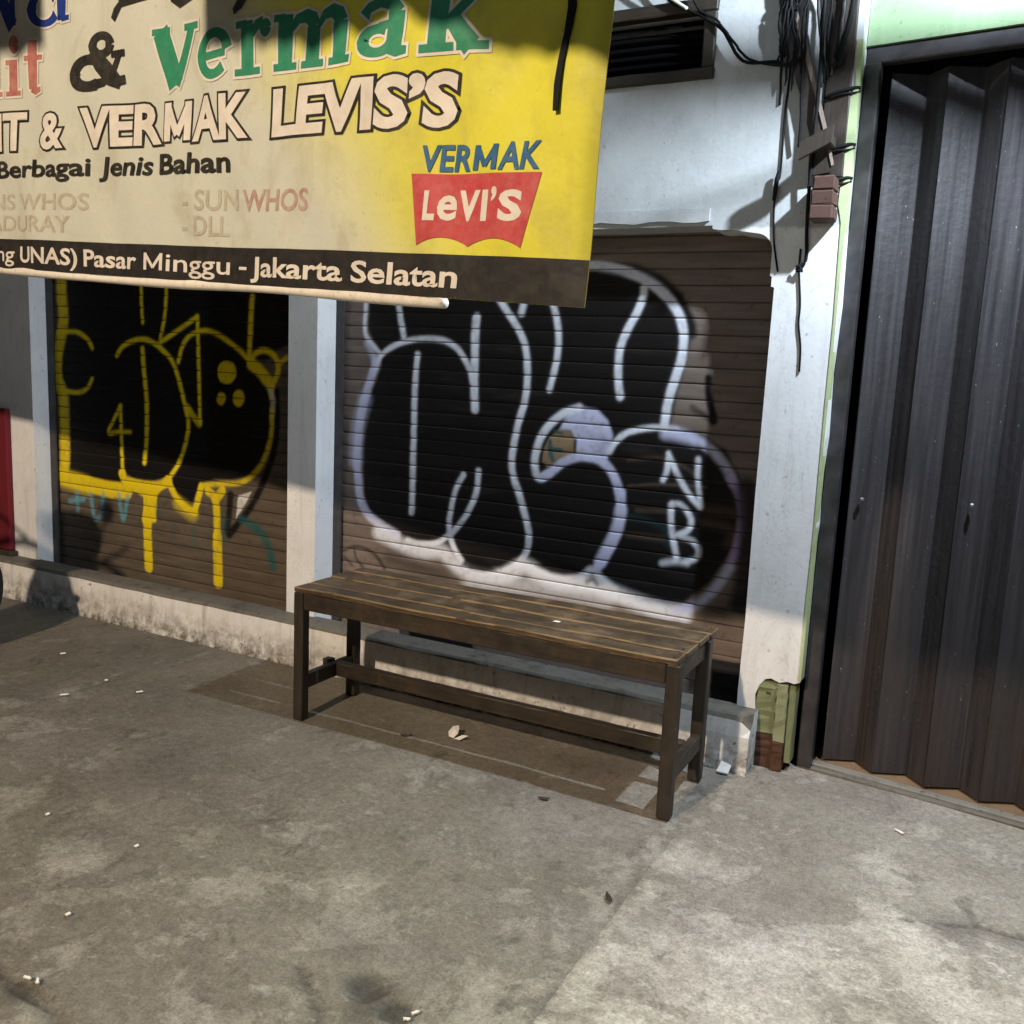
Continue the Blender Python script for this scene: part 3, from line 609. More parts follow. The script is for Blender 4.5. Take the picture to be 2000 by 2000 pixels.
PITCH_S = .0552
PROF = [(.0, .007), (.0022, .0012), (.006, .0003), (.012, -.0002), (.018, -.0005), (.0235, -.0006), (.029, -.0006), (.0345, -.0005), (.040, -.0003), (.0455, .0001), (.050, .0004), (.0530, .0012), (.0552, .007)]
def shutter(key, x0, x1, y, z0, n, label):
    root = empty("roller_shutter", ((x0 + x1) / 2, y, z0), parent=None)
    root.parent = shop; root.location = Vector(((x0 + x1) / 2, y, z0)) - shop.location
    root["label"] = label
    xs = np.linspace(x0, x1, int((x1 - x0) / .005) + 1)
    pz = np.array([q[0] for q in PROF]); py = np.array([q[1] for q in PROF])
    for k in range(n):
        dz = z0 + k * PITCH_S
        X, Zp = np.meshgrid(xs, pz + dz)
        tilt = random.uniform(-.0009, .0009); push = random.uniform(-.0008, .0008)
        Yp = y + py[:, None] + push + tilt * (pz[:, None] / PITCH_S - .5) + .0010 * (fbm(X * 2.2 + k * 3.7, X * 0 + k, 2) - .5)
        Yp = Yp + np.zeros_like(X)
        verts = np.stack([X, Yp, Zp], -1).reshape(-1, 3)
        ny, nx = X.shape; idx = np.arange(nx * ny).reshape(ny, nx)
        faces = np.stack([idx[:-1, :-1], idx[:-1, 1:], idx[1:, 1:], idx[1:, :-1]], -1).reshape(-1, 4)
        me = bpy.data.meshes.new("slat")
        me.vertices.add(len(verts)); me.vertices.foreach_set("co", verts.ravel())
        me.loops.add(faces.size); me.loops.foreach_set("vertex_index", faces.ravel())
        me.polygons.add(len(faces)); me.polygons.foreach_set("loop_start", np.arange(0, faces.size, 4)); me.polygons.foreach_set("loop_total", np.full(len(faces), 4))
        me.polygons.foreach_set("use_smooth", np.ones(len(faces), bool))
        me.update()
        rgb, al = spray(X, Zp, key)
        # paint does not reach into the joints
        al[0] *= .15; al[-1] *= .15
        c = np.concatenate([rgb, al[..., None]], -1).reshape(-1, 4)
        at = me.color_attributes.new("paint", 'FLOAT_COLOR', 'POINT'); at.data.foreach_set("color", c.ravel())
        me.materials.append(M['shutter' if key == 's1' else 'shutter_b'])
        o = bpy.data.objects.new("slat", me); link(o, parent=root); place(o)
    for s, xx in ((0, x0), (1, x1)):
        a, b = (xx - .030, xx + .014) if s == 0 else (xx - .012, xx + .030)
        box("guide_rail", a, b, y - .022, y - .012, .10, z0 + n * PITCH_S, M['steel'], .002, parent=root)
        box("guide_rail", a, b, y + .014, y + .024, .10, z0 + n * PITCH_S, M['steel'], .002, parent=root)
    return root
shutter('s1', -2.118, -.515, .66, .0835, 31, "brown roller shutter sprayed with black letters outlined and dripping in yellow")
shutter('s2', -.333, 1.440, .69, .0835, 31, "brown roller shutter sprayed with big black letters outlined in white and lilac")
box("dark_back", -3.5, 1.6, .84, .86, .0, 2.6, M['interior'], 0, parent=shop)

# ---- vent above the right shutter
vent = empty("vent_window", (0, 0, 0)); vent.parent = shop; vent.location = -shop.location + Vector((.8, .55, 2.3))
vent["label"] = "dark louvred vent with a rough wooden frame"
box("frame_rail", .36, 1.205, .530, .575, 2.193, 2.226, M['frame_wood'], .004, rough=.0012, cut=12, parent=vent)
box("frame_rail", .36, 1.205, .530, .575, 2.392, 2.430, M['frame_wood'], .004, rough=.0012, cut=12, parent=vent)
box("frame_stile", 1.164, 1.203, .532, .577, 2.2265, 2.3915, M['frame_wood'], .004, rough=.001, parent=vent)
box("frame_stile", .36, .40, .532, .577, 2.2265, 2.3915, M['frame_wood'], .004, rough=.001, parent=vent)
for i in range(6):
    z = 2.232 + i * .0275
    bm = bmesh.new()
    vs = [bm.verts.new(q) for q in ((.401, .575, z), (1.163, .575, z), (1.163, .610, z + .024), (.401, .610, z + .024), (.401, .577, z - .004), (1.163, .577, z - .004), (1.163, .612, z + .020), (.401, .612, z + .020))]
    for f in ((0, 1, 2, 3), (7, 6, 5, 4), (0, 4, 5, 1), (3, 2, 6, 7), (0, 3, 7, 4), (1, 5, 6, 2)): bm.faces.new([vs[j] for j in f])
    bm_obj("louvre_slat", bm, M['louvre'], parent=vent)
box("vent_back", .39, 1.18, .70, .71, 2.2, 2.42, M['interior'], 0, parent=vent)

# ================================================================== NEIGHBOUR SHOP (right)
def turn(o):
    for v in o.data.vertices: v.co.y -= .12 * (v.co.x - 1.64)
    return o
nb = empty("green_shop", (2.6, .6, 0), label="light green shop wall around the tall dark folding metal gate", cat="shop")
bm = bmesh.new()
add_prism(bm, [(1.66, 2.262), (4.6, 2.262), (4.6, 0), (4.9, 0), (4.9, 3.6), (1.643, 3.6), (1.643, 2.2625)], [], .618, .80)
turn(bm_obj("wall", bm, M['green'], parent=nb))
# sliver of wall between the two shops, paint broken off in patches
edge = [(1.634, .310), (1.6425, .312), (1.6425, 2.262), (1.626, 2.262), (1.628, 2.20), (1.633, 2.13), (1.616, 2.09), (1.620, 2.0), (1.613, 1.93), (1.618, 1.86), (1.616, 1.80), (1.629, 1.745), (1.632, 1.6), (1.635, 1.45), (1.634, 1.2), (1.637, .8), (1.634, .5)]
bm = bmesh.new(); add_prism(bm, edge, [], .5465, .60); bm_obj("wall_edge", bm, M['edge_green'], parent=nb)
box("wall_return", 1.6485, 1.66, .66, .80, .0, 2.26, M['steel'], .002, parent=nb)
# foot of its corner column: ribbed green over brown
colb = empty("column_foot", (0, 0, 0)); colb.parent = nb; colb.location = Vector((1.57, .56, 0)) - nb.location
colb["label"] = "ribbed green column foot with brown painted base"
box("green_face", 1.5065, 1.570, .553, .62, .1105, .288, M['green_dirty'], .0012, rough=.0028, cut=9, parent=colb)
box("green_rib", 1.5715, 1.606, .541, .62, .093, .286, M['rib'], .002, rough=.0022, cut=9, parent=colb)
box("green_side", 1.607, 1.630, .556, .62, .02, .285, M['green_dirty'], .004, rough=.001, cut=5, parent=colb)
box("brown_face", 1.503, 1.571, .550, .62, -.01, .110, M['brown_base'], .0012, rough=.0025, cut=7, parent=colb)
box("brown_rib", 1.572, 1.6065, .537, .62, -.01, .0925, M['brown_base'], .002, rough=.002, cut=7, parent=colb)

gate = empty("folding_gate", (0, 0, 0)); gate.parent = nb; gate.location = Vector((2.6, .7, 0)) - nb.location
gate["label"] = "tall folding gate of dark brown zigzag steel strips"
turn(box("jamb", 1.6435, 1.690, .612, .668, .0, 2.212, M['steel'], .004, parent=gate))
turn(box("head_rail", 1.6435, 4.58, .628, .670, 2.2125, 2.261, M['steel'], .004, parent=gate))
turn(box("jamb", 4.53, 4.58, .595, .655, .0, 2.212, M['steel'], .004, parent=gate))
turn(box("back_strip", 1.69, 4.55, .83, .84, .0, 2.26, M['interior'], 0, parent=gate))
def gate_panel(i):
    x0 = 1.716 + .158 * i
    pts = [(x0, .681), (x0 + .003, .6815), (x0 + .048, .7105), (x0 + .096, .741), (x0 + .099, .7405), (x0 + .126, .712), (x0 + .154, .684), (x0 + .157, .681)]
    jit = [random.uniform(-.0015, .0015) for _ in pts]
    zs = [.018, .25, .6, .95, 1.3, 1.65, 2.0, 2.195]
    v = []; f = []
    for z in zs:
        for k, (x, y) in enumerate(pts):
            v.append((x, y + jit[k] + .002 * math.sin(z * 2.3 + i * 1.7 + k), z))
    n = len(pts)
    for a in range(len(zs) - 1):
        for k in range(n - 1):
            f.append((a * n + k, a * n + k + 1, (a + 1) * n + k + 1, (a + 1) * n + k))
    nv = len(v)
    v += [(x, y + .0025, z) for x, y, z in v]
    f += [tuple(q + nv for q in reversed(t)) for t in f]
    for a, z in ((0, 0), (len(zs) - 1, 0)):
        for k in range(n - 1):
            q = (a * n + k, a * n + k + 1, a * n + k + 1 + nv, a * n + k + nv)
            f.append(q if a else q[::-1])
    return turn(mesh_obj("gate_panel", v, f, M['gate'], parent=gate))
for i in range(18): gate_panel(i)
for i in range(3):
    turn(box("gate_bolt", 1.75 + .158 * i * 2, 1.762 + .158 * i * 2, .668, .69, .9 + .02 * i, .912 + .02 * i, M['iron'], .003, parent=gate))
# threshold in front of the gate
turn(box("threshold", 1.69, 4.55, .675, .82, -.02, .010, M['tan'], .003, rough=.001, cut=30, parent=nb))
turn(box("threshold_step", 1.66, 4.55, .640, .674, -.02, .012, M['cement'], .004, rough=.0012, cut=40, parent=nb))
turn(box("threshold_edge", 1.655, 4.55, .618, .639, -.02, .005, M['sill_top'], .004, rough=.0015, cut=40, parent=nb))

# ================================================================== BENCH
bench = empty("wooden_bench", (.7, .17, 0), label="long dark wooden bench with slatted seat in front of the shutters", cat="bench")
LEG = .041
for y0, y1 in ((-.001, .0750), (.0850, .1925), (.2025, .3105), (.3210, .3940)):
    bm = bmesh.new(); add_box(bm, (.004 + random.uniform(-.003, .003)), 1.398 + random.uniform(-.004, .004), y0, y1, .4625, .481, .0042, 2)
    for i in range(1, 40):
        bmesh.ops.bisect_plane(bm, geom=bm.verts[:] + bm.edges[:] + bm.faces[:], plane_co=(1.398 * i / 40, 0, 0), plane_no=(1, 0, 0))
    for v in bm.verts:
        v.co.z += .0018 * math.sin(v.co.x * 9 + y0 * 40) + random.uniform(-.0005, .0005)
        v.co.y += .0012 * math.sin(v.co.x * 23 + y0 * 17) + random.uniform(-.0006, .0006)
    pl = bm_obj("seat_plank", bm, M['bench_top'], parent=bench)
    pl.data.materials.append(M['bench_edge']); dzp = random.uniform(-.0012, .0012)
    for v in pl.data.vertices: v.co.z += dzp
    for f in pl.data.polygons:
        n_ = f.normal
        if .25 < abs(n_.z) < .97 and abs(n_.x) < .5: f.material_index = 1
bmn = bmesh.new()
for x in (.022, 1.380):
    for y in (.012, .055, .105, .172, .222, .290, .338, .376):
        n0 = bmesh.ops.create_cone(bmn, cap_ends=True, segments=8, radius1=.0032, radius2=.0028, depth=.002)['verts']
        bmesh.ops.translate(bmn, verts=n0, vec=(x + random.uniform(-.005, .005), y + random.uniform(-.004, .004), .4835))
nh = bm_obj("nail_heads", bmn, M['steel'], parent=bench); nh["kind"] = "stuff"
for x in (.002, 1.402 - LEG):
    for y in (.0, .302):
        box("leg", x, x + LEG, y, y + LEG, -.004, .4618, M['bench_leg'], .004, rough=.0008, cut=8, parent=bench)
box("apron", .0435, 1.3605, .003, .024, .402, .4615, M['bench_frame'], .003, rough=.0008, cut=24, parent=bench)
box("apron", .0435, 1.3605, .318, .339, .402, .4615, M['bench_frame'], .003, rough=.0008, cut=24, parent=bench)
for x in (.006, 1.367):
    box("side_apron", x, x + .022, .0415, .3015, .402, .4612, M['bench_frame'], .003, rough=.0008, parent=bench)
    box("side_rail", x + .002, x + .030, .0415, .3015, .104, .156, M['bench_frame'], .003, rough=.0008, cut=6, parent=bench)
box("stretcher", -.028, .0075, .200, .234, .112, .163, M['bench_frame'], .003, rough=.0008, parent=bench)
box("stretcher", .0365, 1.3685, .200, .234, .106, .157, M['bench_frame'], .003, rough=.0010, cut=24, parent=bench)

# ================================================================== BANNER
TH = math.atan(.115)
B_U = Vector((math.cos(TH), -math.sin(TH), 0)); B_N = Vector((math.sin(TH), math.cos(TH), 0))
B_O = Vector((1.430, -.886, 1.387))
B_S = 1.10                        # banner coordinates to metres
B_A = B_U * .9986 + Vector((0, 0, -.053)); B_B = B_U * .053 + Vector((0, 0, .9986))
def b_disp(a, b):
    d = .009 * math.sin(5.2 * a + 2.0 * b + .7) + .0045 * math.sin(13.0 * a - 7.0 * b + 1.0) + .0022 * math.sin(29 * a + 17 * b) + .0012 * math.sin(47 * a - 9 * b + 3 * math.sin(6 * b))
    # sagging folds that pull from the upper edge towards the hanging corner
    for (a0, b0, a1, b1, w, h) in ((-.10, .46, -.30, .22, .045, .014), (-.02, .50, -.16, .10, .03, -.007), (-.28, .45, -.62, .36, .045, -.010), (-1.02, .50, -1.10, .22, .05, .006)):
        dx, dy = a1 - a0, b1 - b0; L = dx * dx + dy * dy
        t = max(0, min(1, ((a - a0) * dx + (b - b0) * dy) / L))
        q = math.hypot(a - a0 - t * dx, b - b0 - t * dy)
        d += h * math.exp(-(q / w) ** 2) * (1 - .5 * t)
    return d
def b_pt(a, b, off=0.0):
    return B_O + B_A * (a * B_S) + B_B * (b * B_S - .05 * max(0, -1.95 - a) ** 1.0) + B_N * (b_disp(a, b) - off)
banner = empty("shop_banner", tuple(b_pt(-1.5, 0)), label="yellow and cream tailoring banner with printed lettering hanging above the bench", cat="banner")
B_L, B_H = 4.0, 1.02
na, nb_ = 300, 76
v = []; pc = []
for j in range(nb_ + 1):
    for i in range(na + 1):
        a = -B_L + B_L * i / na; b = B_H * j / nb_
        v.append(b_pt(a, b))
        t = (a + .64 + (b - .1) * 1.10) / .48 + .5 * (float(fbm(np.array([a * 3.0]), np.array([b * 3.0 + 8]), 3)[0]) - .5)
        t = max(0, min(1, t)); t = t * t * (3 - 2 * t)
        edge = 1 - .35 * math.exp(-(-a / .025) ** 2)
        cr, ye = (.57, .59, .515), (.67, .64, .06)
        pc.append(tuple((cr[k] * (1 - t) + ye[k] * t) * edge for k in range(3)) + (1,))
f = [(j * (na + 1) + i, j * (na + 1) + i + 1, (j + 1) * (na + 1) + i + 1, (j + 1) * (na + 1) + i) for j in range(nb_) for i in range(na)]
cloth = mesh_obj("cloth", v, f, M['banner'], True, parent=banner)
at = cloth.data.color_attributes.new("print", 'FLOAT_COLOR', 'POINT'); at.data.foreach_set("color", np.array(pc).ravel())

mesh_obj("backing", [Vector(q) + B_N * .0016 for q in v], f, M['backing'], True, parent=banner)

LAYER = [0]
def overlay(bm, name, mat, layer, label=None):
    """flat print in banner coordinates (x=a, y=b) cut to a grid and laid on the cloth"""
    xs = [q.co.x for q in bm.verts]; ys = [q.co.y for q in bm.verts]
    g = .02
    for k in range(math.ceil(min(xs) / g), math.floor(max(xs) / g) + 1):
        bmesh.ops.bisect_plane(bm, geom=bm.verts[:] + bm.edges[:] + bm.faces[:], plane_co=(k * g, 0, 0), plane_no=(1, 0, 0))
    for k in range(math.ceil(min(ys) / g), math.floor(max(ys) / g) + 1):
        bmesh.ops.bisect_plane(bm, geom=bm.verts[:] + bm.edges[:] + bm.faces[:], plane_co=(0, k * g, 0), plane_no=(0, 1, 0))
    LAYER[0] += 1
    base = .0008 + layer * .00065 + (LAYER[0] % 9) * .00003
    for q in bm.verts: q.co = b_pt(q.co.x, q.co.y, base + q.co.z)
    for q in bm.faces:
        q.smooth = True
    me = bpy.data.meshes.new(name); 
    bmesh.ops.recalc_face_normals(bm, faces=bm.faces)
    bm.to_mesh(me); bm.free(); me.materials.append(mat)
    o = bpy.data.objects.new(name, me); link(o, parent=banner, label=label); place(o)
    return o

def glyphs(txt, bold=0.0, shear=0.0, spacing=1.0):
    cu = bpy.data.curves.new("tmp", 'FONT'); cu.body = txt; cu.size = 1.0; cu.offset = bold; cu.shear = shear; cu.space_character = spacing
    cu.resolution_u = 3
    o = bpy.data.objects.new("tmp", cu); COL.objects.link(o)
    dg = bpy.context.evaluated_depsgraph_get(); dg.update()
    me = bpy.data.meshes.new_from_object(o.evaluated_get(dg))
    bpy.data.objects.remove(o); bpy.data.curves.remove(cu)
    return me
CAP = max(q.co.y for q in glyphs("H").vertices)
def text(txt, a0, a1, b, cap, mat, bold=.012, shear=0.0, outline=None, grow=0.0, name="lettering", label=None, arch=0.0, spacing=1.0):
    core = glyphs(txt, bold, shear, spacing)
    x0 = min(q.co.x for q in core.vertices); x1 = max(q.co.x for q in core.vertices)
    def put(me, layer, m, dz=0, nm=name, lb=None):
        bm = bmesh.new(); bm.from_mesh(me)
        for q in bm.verts:
            q.co = Vector((a0 + (q.co.x - x0) / (x1 - x0) * (a1 - a0), b + q.co.y / CAP * cap, 0))
        return overlay(bm, nm, m, layer, lb)
    if outline:
        put(glyphs(txt, bold + grow, shear, spacing), 1, outline, nm="lettering_outline")
    return put(core, 0 if mat in (M['ink_faint'], M['ink_pink']) else 2, mat, lb=label)

def strokes(name, items, mat, layer, grow=0.0, label=None, fat=1.0):
    """letters drawn from thick strokes: (points, width or widths)"""
    bm = bmesh.new(); n = 0
    for pts, w in items:
        P = [Vector((q[0], q[1], 0)) for q in pts]
        ws = [q * fat for q in (list(w) if hasattr(w, '__len__') else [w] * len(P))]
        if grow:
            P[0] = P[0] + (P[0] - P[1]).normalized() * grow; P[-1] = P[-1] + (P[-1] - P[-2]).normalized() * grow
        L = []; R = []
        for i, q in enumerate(P):
            t = (P[min(i + 1, len(P) - 1)] - P[max(i - 1, 0)]).normalized()
            s = Vector((-t.y, t.x, 0)) * (ws[i] / 2 + grow)
            z = Vector((0, 0, n * .00002))
            L.append(bm.verts.new(q + s + z)); R.append(bm.verts.new(q - s + z))
        for i in range(len(P) - 1): bm.faces.new((L[i], R[i], R[i + 1], L[i + 1]))
        n += 1
    return overlay(bm, name, mat, layer, label)

def rect(name, a0, a1, b0, b1, mat, layer, label=None):
    bm = bmesh.new(); bm.faces.new([bm.verts.new(q) for q in ((a0, b0, 0), (a1, b0, 0), (a1, b1, 0), (a0, b1, 0))])
    return overlay(bm, name, mat, layer, label)

def letter_m(a0, a1, b, cap, w, mat, outline=None, grow=0.0):
    h = w / 2; mid = (a0 + a1) / 2
    it = [([(a0 + h, b), (a0 + h, b + cap)], w), ([(a1 - h, b), (a1 - h, b + cap)], w), ([(a0 + h * 1.0, b + cap - h * .5), (mid, b + cap * .16)], w * .8), ([(a1 - h * 1.0, b + cap - h * .5), (mid, b + cap * .16)], w * .8)]
    if outline: strokes("lettering_outline", it, outline, 1, grow)
    strokes("lettering", it, mat, 2)
rect("address_band", -B_L + .001, -.0005, .0005, .077, M['ink_band'], 0, "black strip along the lower edge")
for t, a0, a1 in (("Samping", -2.10, -1.742), ("UNAS)", -1.715, -1.462), ("Pasar", -1.436, -1.222), ("inggu", -1.110, -.895), ("Jakarta", -.823, -.540), ("Selatan", -.518, -.257)):
    text(t, a0, a1, .0195, .0385, M['ink_white'], .009 if 'g' in t else .022)
letter_m(-1.193, -1.122, .0195, .0385, .0110, M['ink_white'])
rect("lettering", -.864, -.838, .031, .0375, M['ink_white'], 2)

text("Berbagai", -1.835, -1.410, .2335, .0405, M['ink_black'], .024)
text("Jenis", -1.378, -1.178, .2335, .0405, M['ink_black'], .024, .12)
text("Bahan", -1.150, -.898, .2335, .0415, M['ink_black'], .026)
text("JEANS WHOS", -2.02, -1.413, .153, .038, M['ink_faint'], .018)
text("MADURAY", -1.945, -1.487, .0985, .038, M['ink_faint'], .016)
text("- SUN", -1.059, -.872, .1545, .041, M['ink_faint'], .018)
text("WHOS", -.856, -.647, .153, .041, M['ink_pink'], .020)
text("- DLL", -1.060, -.903, .1005, .040, M['ink_faint'], .018)
text("JAHIT", -2.12, -1.688, .303, .086, M['ink_white'], .030, .05, M['ink_black'], .042)
text("&", -1.622, -1.512, .302, .080, M['ink_white'], .030, 0, M['ink_black'], .042)
text("VER", -1.452, -1.143, .3025, .082, M['ink_white'], .036, 0, M['ink_black'], .042, spacing=.98)
letter_m(-1.133, -1.038, .3025, .082, .024, M['ink_white'], M['ink_black'], .0045)
text("AK", -1.030, -.840, .3025, .082, M['ink_white'], .036, 0, M['ink_black'], .042, spacing=.98)
text("LEVIS’S", -.772, -.292, .3015, .081, M['ink_white'], .040, .05, M['ink_black'], .042, spacing=.98)
text("VER", -.364, -.258, .2225, .0425, M['ink_blue'], .026, .08)
letter_m(-.2525, -.197, .2225, .0425, .0125, M['ink_blue'])
text("AK", -.193, -.107, .2225, .0425, M['ink_blue'], .026, .08)
# red patch with the white wordmark
top = [(-.3836, .2175), (-.102, .2155)]
arcs = [(-.1298 - (.2443 - .1298) * t, .0915 + .0155 * math.sin(math.pi * t) ** .8) for t in np.linspace(0, 1, 13)] + [(-.2443 - (.362 - .2443) * t, .0915 + .0150 * math.sin(math.pi * t) ** .8) for t in np.linspace(0, 1, 13)[1:]]
bm = bmesh.new(); vs = [bm.verts.new((x, y, 0)) for x, y in top + arcs]
es = [bm.edges.new((vs[i], vs[(i + 1) % len(vs)])) for i in range(len(vs))]
bmesh.ops.triangle_fill(bm, edges=es, use_beauty=True)
overlay(bm, "logo_patch", M['ink_red'], 1, "faded red patch with white lettering and scalloped foot")
for t, a0, a1, cp in (("L", -.3508, -.3235, .047), ("e", -.3190, -.2760, .0585), ("V", -.2745, -.2265, .047), ("I", -.2215, -.2080, .047), ("S", -.1830, -.1325, .046)):
    text(t, a0, a1, .1385, cp, M['ink_white'], .026 if t == "e" else .040)
text("’", -.2010, -.1890, .1385, .052, M['ink_white'], .030)

# big serif words, drawn letter by letter
def bowl(cx, cy, rx, ry, a0, a1, w0, w1, n=16):
    pts = []; ws = []
    for i in range(n + 1):
        t = math.radians(a0 + (a1 - a0) * i / n)
        pts.append((cx + rx * math.cos(t), cy + ry * math.sin(t)))
        ws.append(w0 + (w1 - w0) * abs(math.sin(t)))
    return (pts, ws)
BL = .421; XH = .101; SER = .012
def stem(x, b0, b1, w): return ([(x, b0), (x, b1)], w)
def serif(x0, x1, b): return ([(x0, b), (x1, b)], SER)
V_ = [([(-1.158, .538), (-1.098, BL)], [.046, .044]), ([(-1.044, .538), (-1.098, BL)], [.021, .024]), serif(-1.188, -1.124, .5365), serif(-1.072, -1.020, .5365)]
e_ = [bowl(-.956, BL + XH / 2, .046, XH / 2 - .009, 8, 318, .032, .017, 22), ([(-.998, BL + .046), (-.916, BL + .050)], .014)]
r_ = [stem(-.846, BL, BL + XH, .033), serif(-.884, -.806, BL + .0055), serif(-.882, -.846, BL + XH - .005), ([(-.834, BL + XH - .028), (-.815, BL + XH - .010), (-.796, BL + XH - .008)], [.014, .018, .022]), bowl(-.789, BL + XH - .018, .008, .008, 0, 360, .016, .016)]
m_ = [stem(-.732, BL, BL + XH, .033), serif(-.764, -.700, BL + .0055), serif(-.764, -.732, BL + XH - .005)]
for k, x in enumerate((-.656, -.580)):
    m_ += [stem(x, BL, BL + XH - .026, .033), serif(x - .030, x + .031, BL + .0055), ([(x - .062, BL + XH - .028), (x - .045, BL + XH - .010), (x - .022, BL + XH - .006), (x - .005, BL + XH - .014), (x, BL + XH - .028)], [.012, .017, .022, .028, .033])]
a_ = [stem(-.440, BL + .012, BL + XH - .024, .033), bowl(-.480, BL + .029, .034, .021, 60, 330, .030, .015), ([(-.440, BL + XH - .028), (-.452, BL + XH - .008), (-.480, BL + XH - .005), (-.507, BL + XH - .012), (-.517, BL + XH - .026)], [.033, .024, .016, .018, .026]), ([(-.448, BL + .058), (-.476, BL + .054), (-.500, BL + .044)], .013), ([(-.440, BL + .016), (-.430, BL + .007), (-.408, BL + .008)], [.030, .018, .012])]
k_ = [stem(-.340, BL, BL + .148, .034), serif(-.378, -.304, BL + .0055), serif(-.378, -.340, BL + .143), ([(-.327, BL + .040), (-.268, BL + XH - .004)], [.017, .016]), ([(-.312, BL + .052), (-.268, BL + .004)], [.026, .034]), serif(-.296, -.240, BL + XH - .005), serif(-.298, -.236, BL + .0055)]
for L_ in (V_, e_, r_, m_, a_, k_):
    strokes("lettering_outline", L_, M['ink_white'], 1, .0055, fat=1.14)
    strokes("lettering", L_, M['ink_green'], 2, fat=1.14)
amp = [bowl(-1.372, .5265, .030, .0205, 0, 360, .026, .014, 22), ([(-1.404, .516), (-1.375, .486), (-1.335, .455), (-1.300, .436)], [.026, .034, .036, .020]),
       bowl(-1.415, .466, .060, .030, 75, 300, .044, .018, 20), ([(-1.400, .4385), (-1.360, .443), (-1.325, .468), (-1.306, .500)], [.018, .016, .015, .014]), serif(-1.336, -1.284, .503), ([(-1.312, .442), (-1.284, .446)], .016)]
strokes("lettering", amp, M['ink_black'], 2, fat=1.25)
hit = [stem(-1.822, .434, .535, .036), serif(-1.86, -1.79, .4395), stem(-1.744, .434, .520, .036), serif(-1.776, -1.712, .4395), serif(-1.776, -1.744, .515), bowl(-1.737, .556, .011, .011, 0, 360, .022, .022), stem(-1.657, .446, .560, .036), ([(-1.657, .452), (-1.645, .440), (-1.622, .444)], [.036, .018, .012]), serif(-1.692, -1.620, .519)]
strokes("lettering_outline", hit, M['ink_white'], 1, .0055); strokes("lettering", hit, M['ink_rose'], 2)
nu = [([(-1.900, .60), (-1.900, .70)], .034), ([(-1.800, .685), (-1.735, .597)], [.046, .044]), ([(-1.735, .60), (-1.735, .70)], .024),
      stem(-1.542, .606, .74, .038), bowl(-1.612, .632, .050, .036, 30, 330, .038, .016), serif(-1.542, -1.506, .6005), ([(-1.560, .6045), (-1.524, .6045)], .012)]
strokes("lettering_outline", nu, M['ink_white'], 1, .0055); strokes("lettering", nu, M['ink_navy'], 2)
scr = [([(-1.19, .625), (-1.204, .612), (-1.253, .608), (-1.297, .608), (-1.316, .593), (-1.329, .577)], [.008, .010, .011, .016, .020, .016]),
       ([(-1.30, .612), (-1.27, .66), (-1.24, .70)], .02), ([(-1.118, .602), (-1.086, .588), (-1.045, .597), (-1.02, .63)], [.016, .022, .018, .012]), ([(-.845, .575), (-.868, .558), (-.893, .545)], [.022, .024, .014])]
strokes("lettering", scr, M['ink_black'], 2)
tube("bottom_pipe", [b_pt(a, -.0065 + .002 * math.sin(a * 6), -.008) for a in np.linspace(-3.6, -.285, 40)], [.0115 + .0015 * math.sin(i * .9) for i in range(40)], M['pipe'], 12, parent=banner)
for a, b in ((-.02, B_H - .02), (-1.6, B_H - .02), (-3.9, B_H - .02)):
    bm = bmesh.new(); bmesh.ops.create_circle(bm, cap_ends=True, radius=.007, segments=14); bmesh.ops.translate(bm, verts=bm.verts, vec=(a, b, 0))
    overlay(bm, "eyelet", M['iron'], 1)
for a in (-.02, -1.6, -3.9):
    q = b_pt(a, B_H - .02)
    tube("tie_rope", [q, q + Vector((0, .01, .09)), q + Vector((.01, .02, 2.86 - q.z))], .003, M['cable_grey'], 6, parent=banner)

# black strap hanging in front of the banner
sp = [b_pt(-.0825 + .002 * math.sin(b * 30), b, .0075 + .002 * math.sin(b * 9)) for b in np.linspace(.31, 1.16, 22)]
bm = bmesh.new(); prev = None
for i, q in enumerate(sp):
    w = .0052 + .0026 * min(1, i / 5) + .0008 * math.sin(i * 1.9)
    ring = [bm.verts.new(q + B_U * sx * w + B_N * sy * .0022) for sx, sy in ((-1, -1), (1, -1), (1.0, 1), (-1.0, 1))]
    if prev:
        for k in range(4): bm.faces.new((prev[k], prev[(k + 1) % 4], ring[(k + 1) % 4], ring[k]))
    else: bm.faces.new(ring[::-1])
    prev = ring
bm.faces.new(prev)
bm_obj("hanging_strap", bm, M['cable'], label="black strap dangling in front of the banner's yellow end", cat="strap")

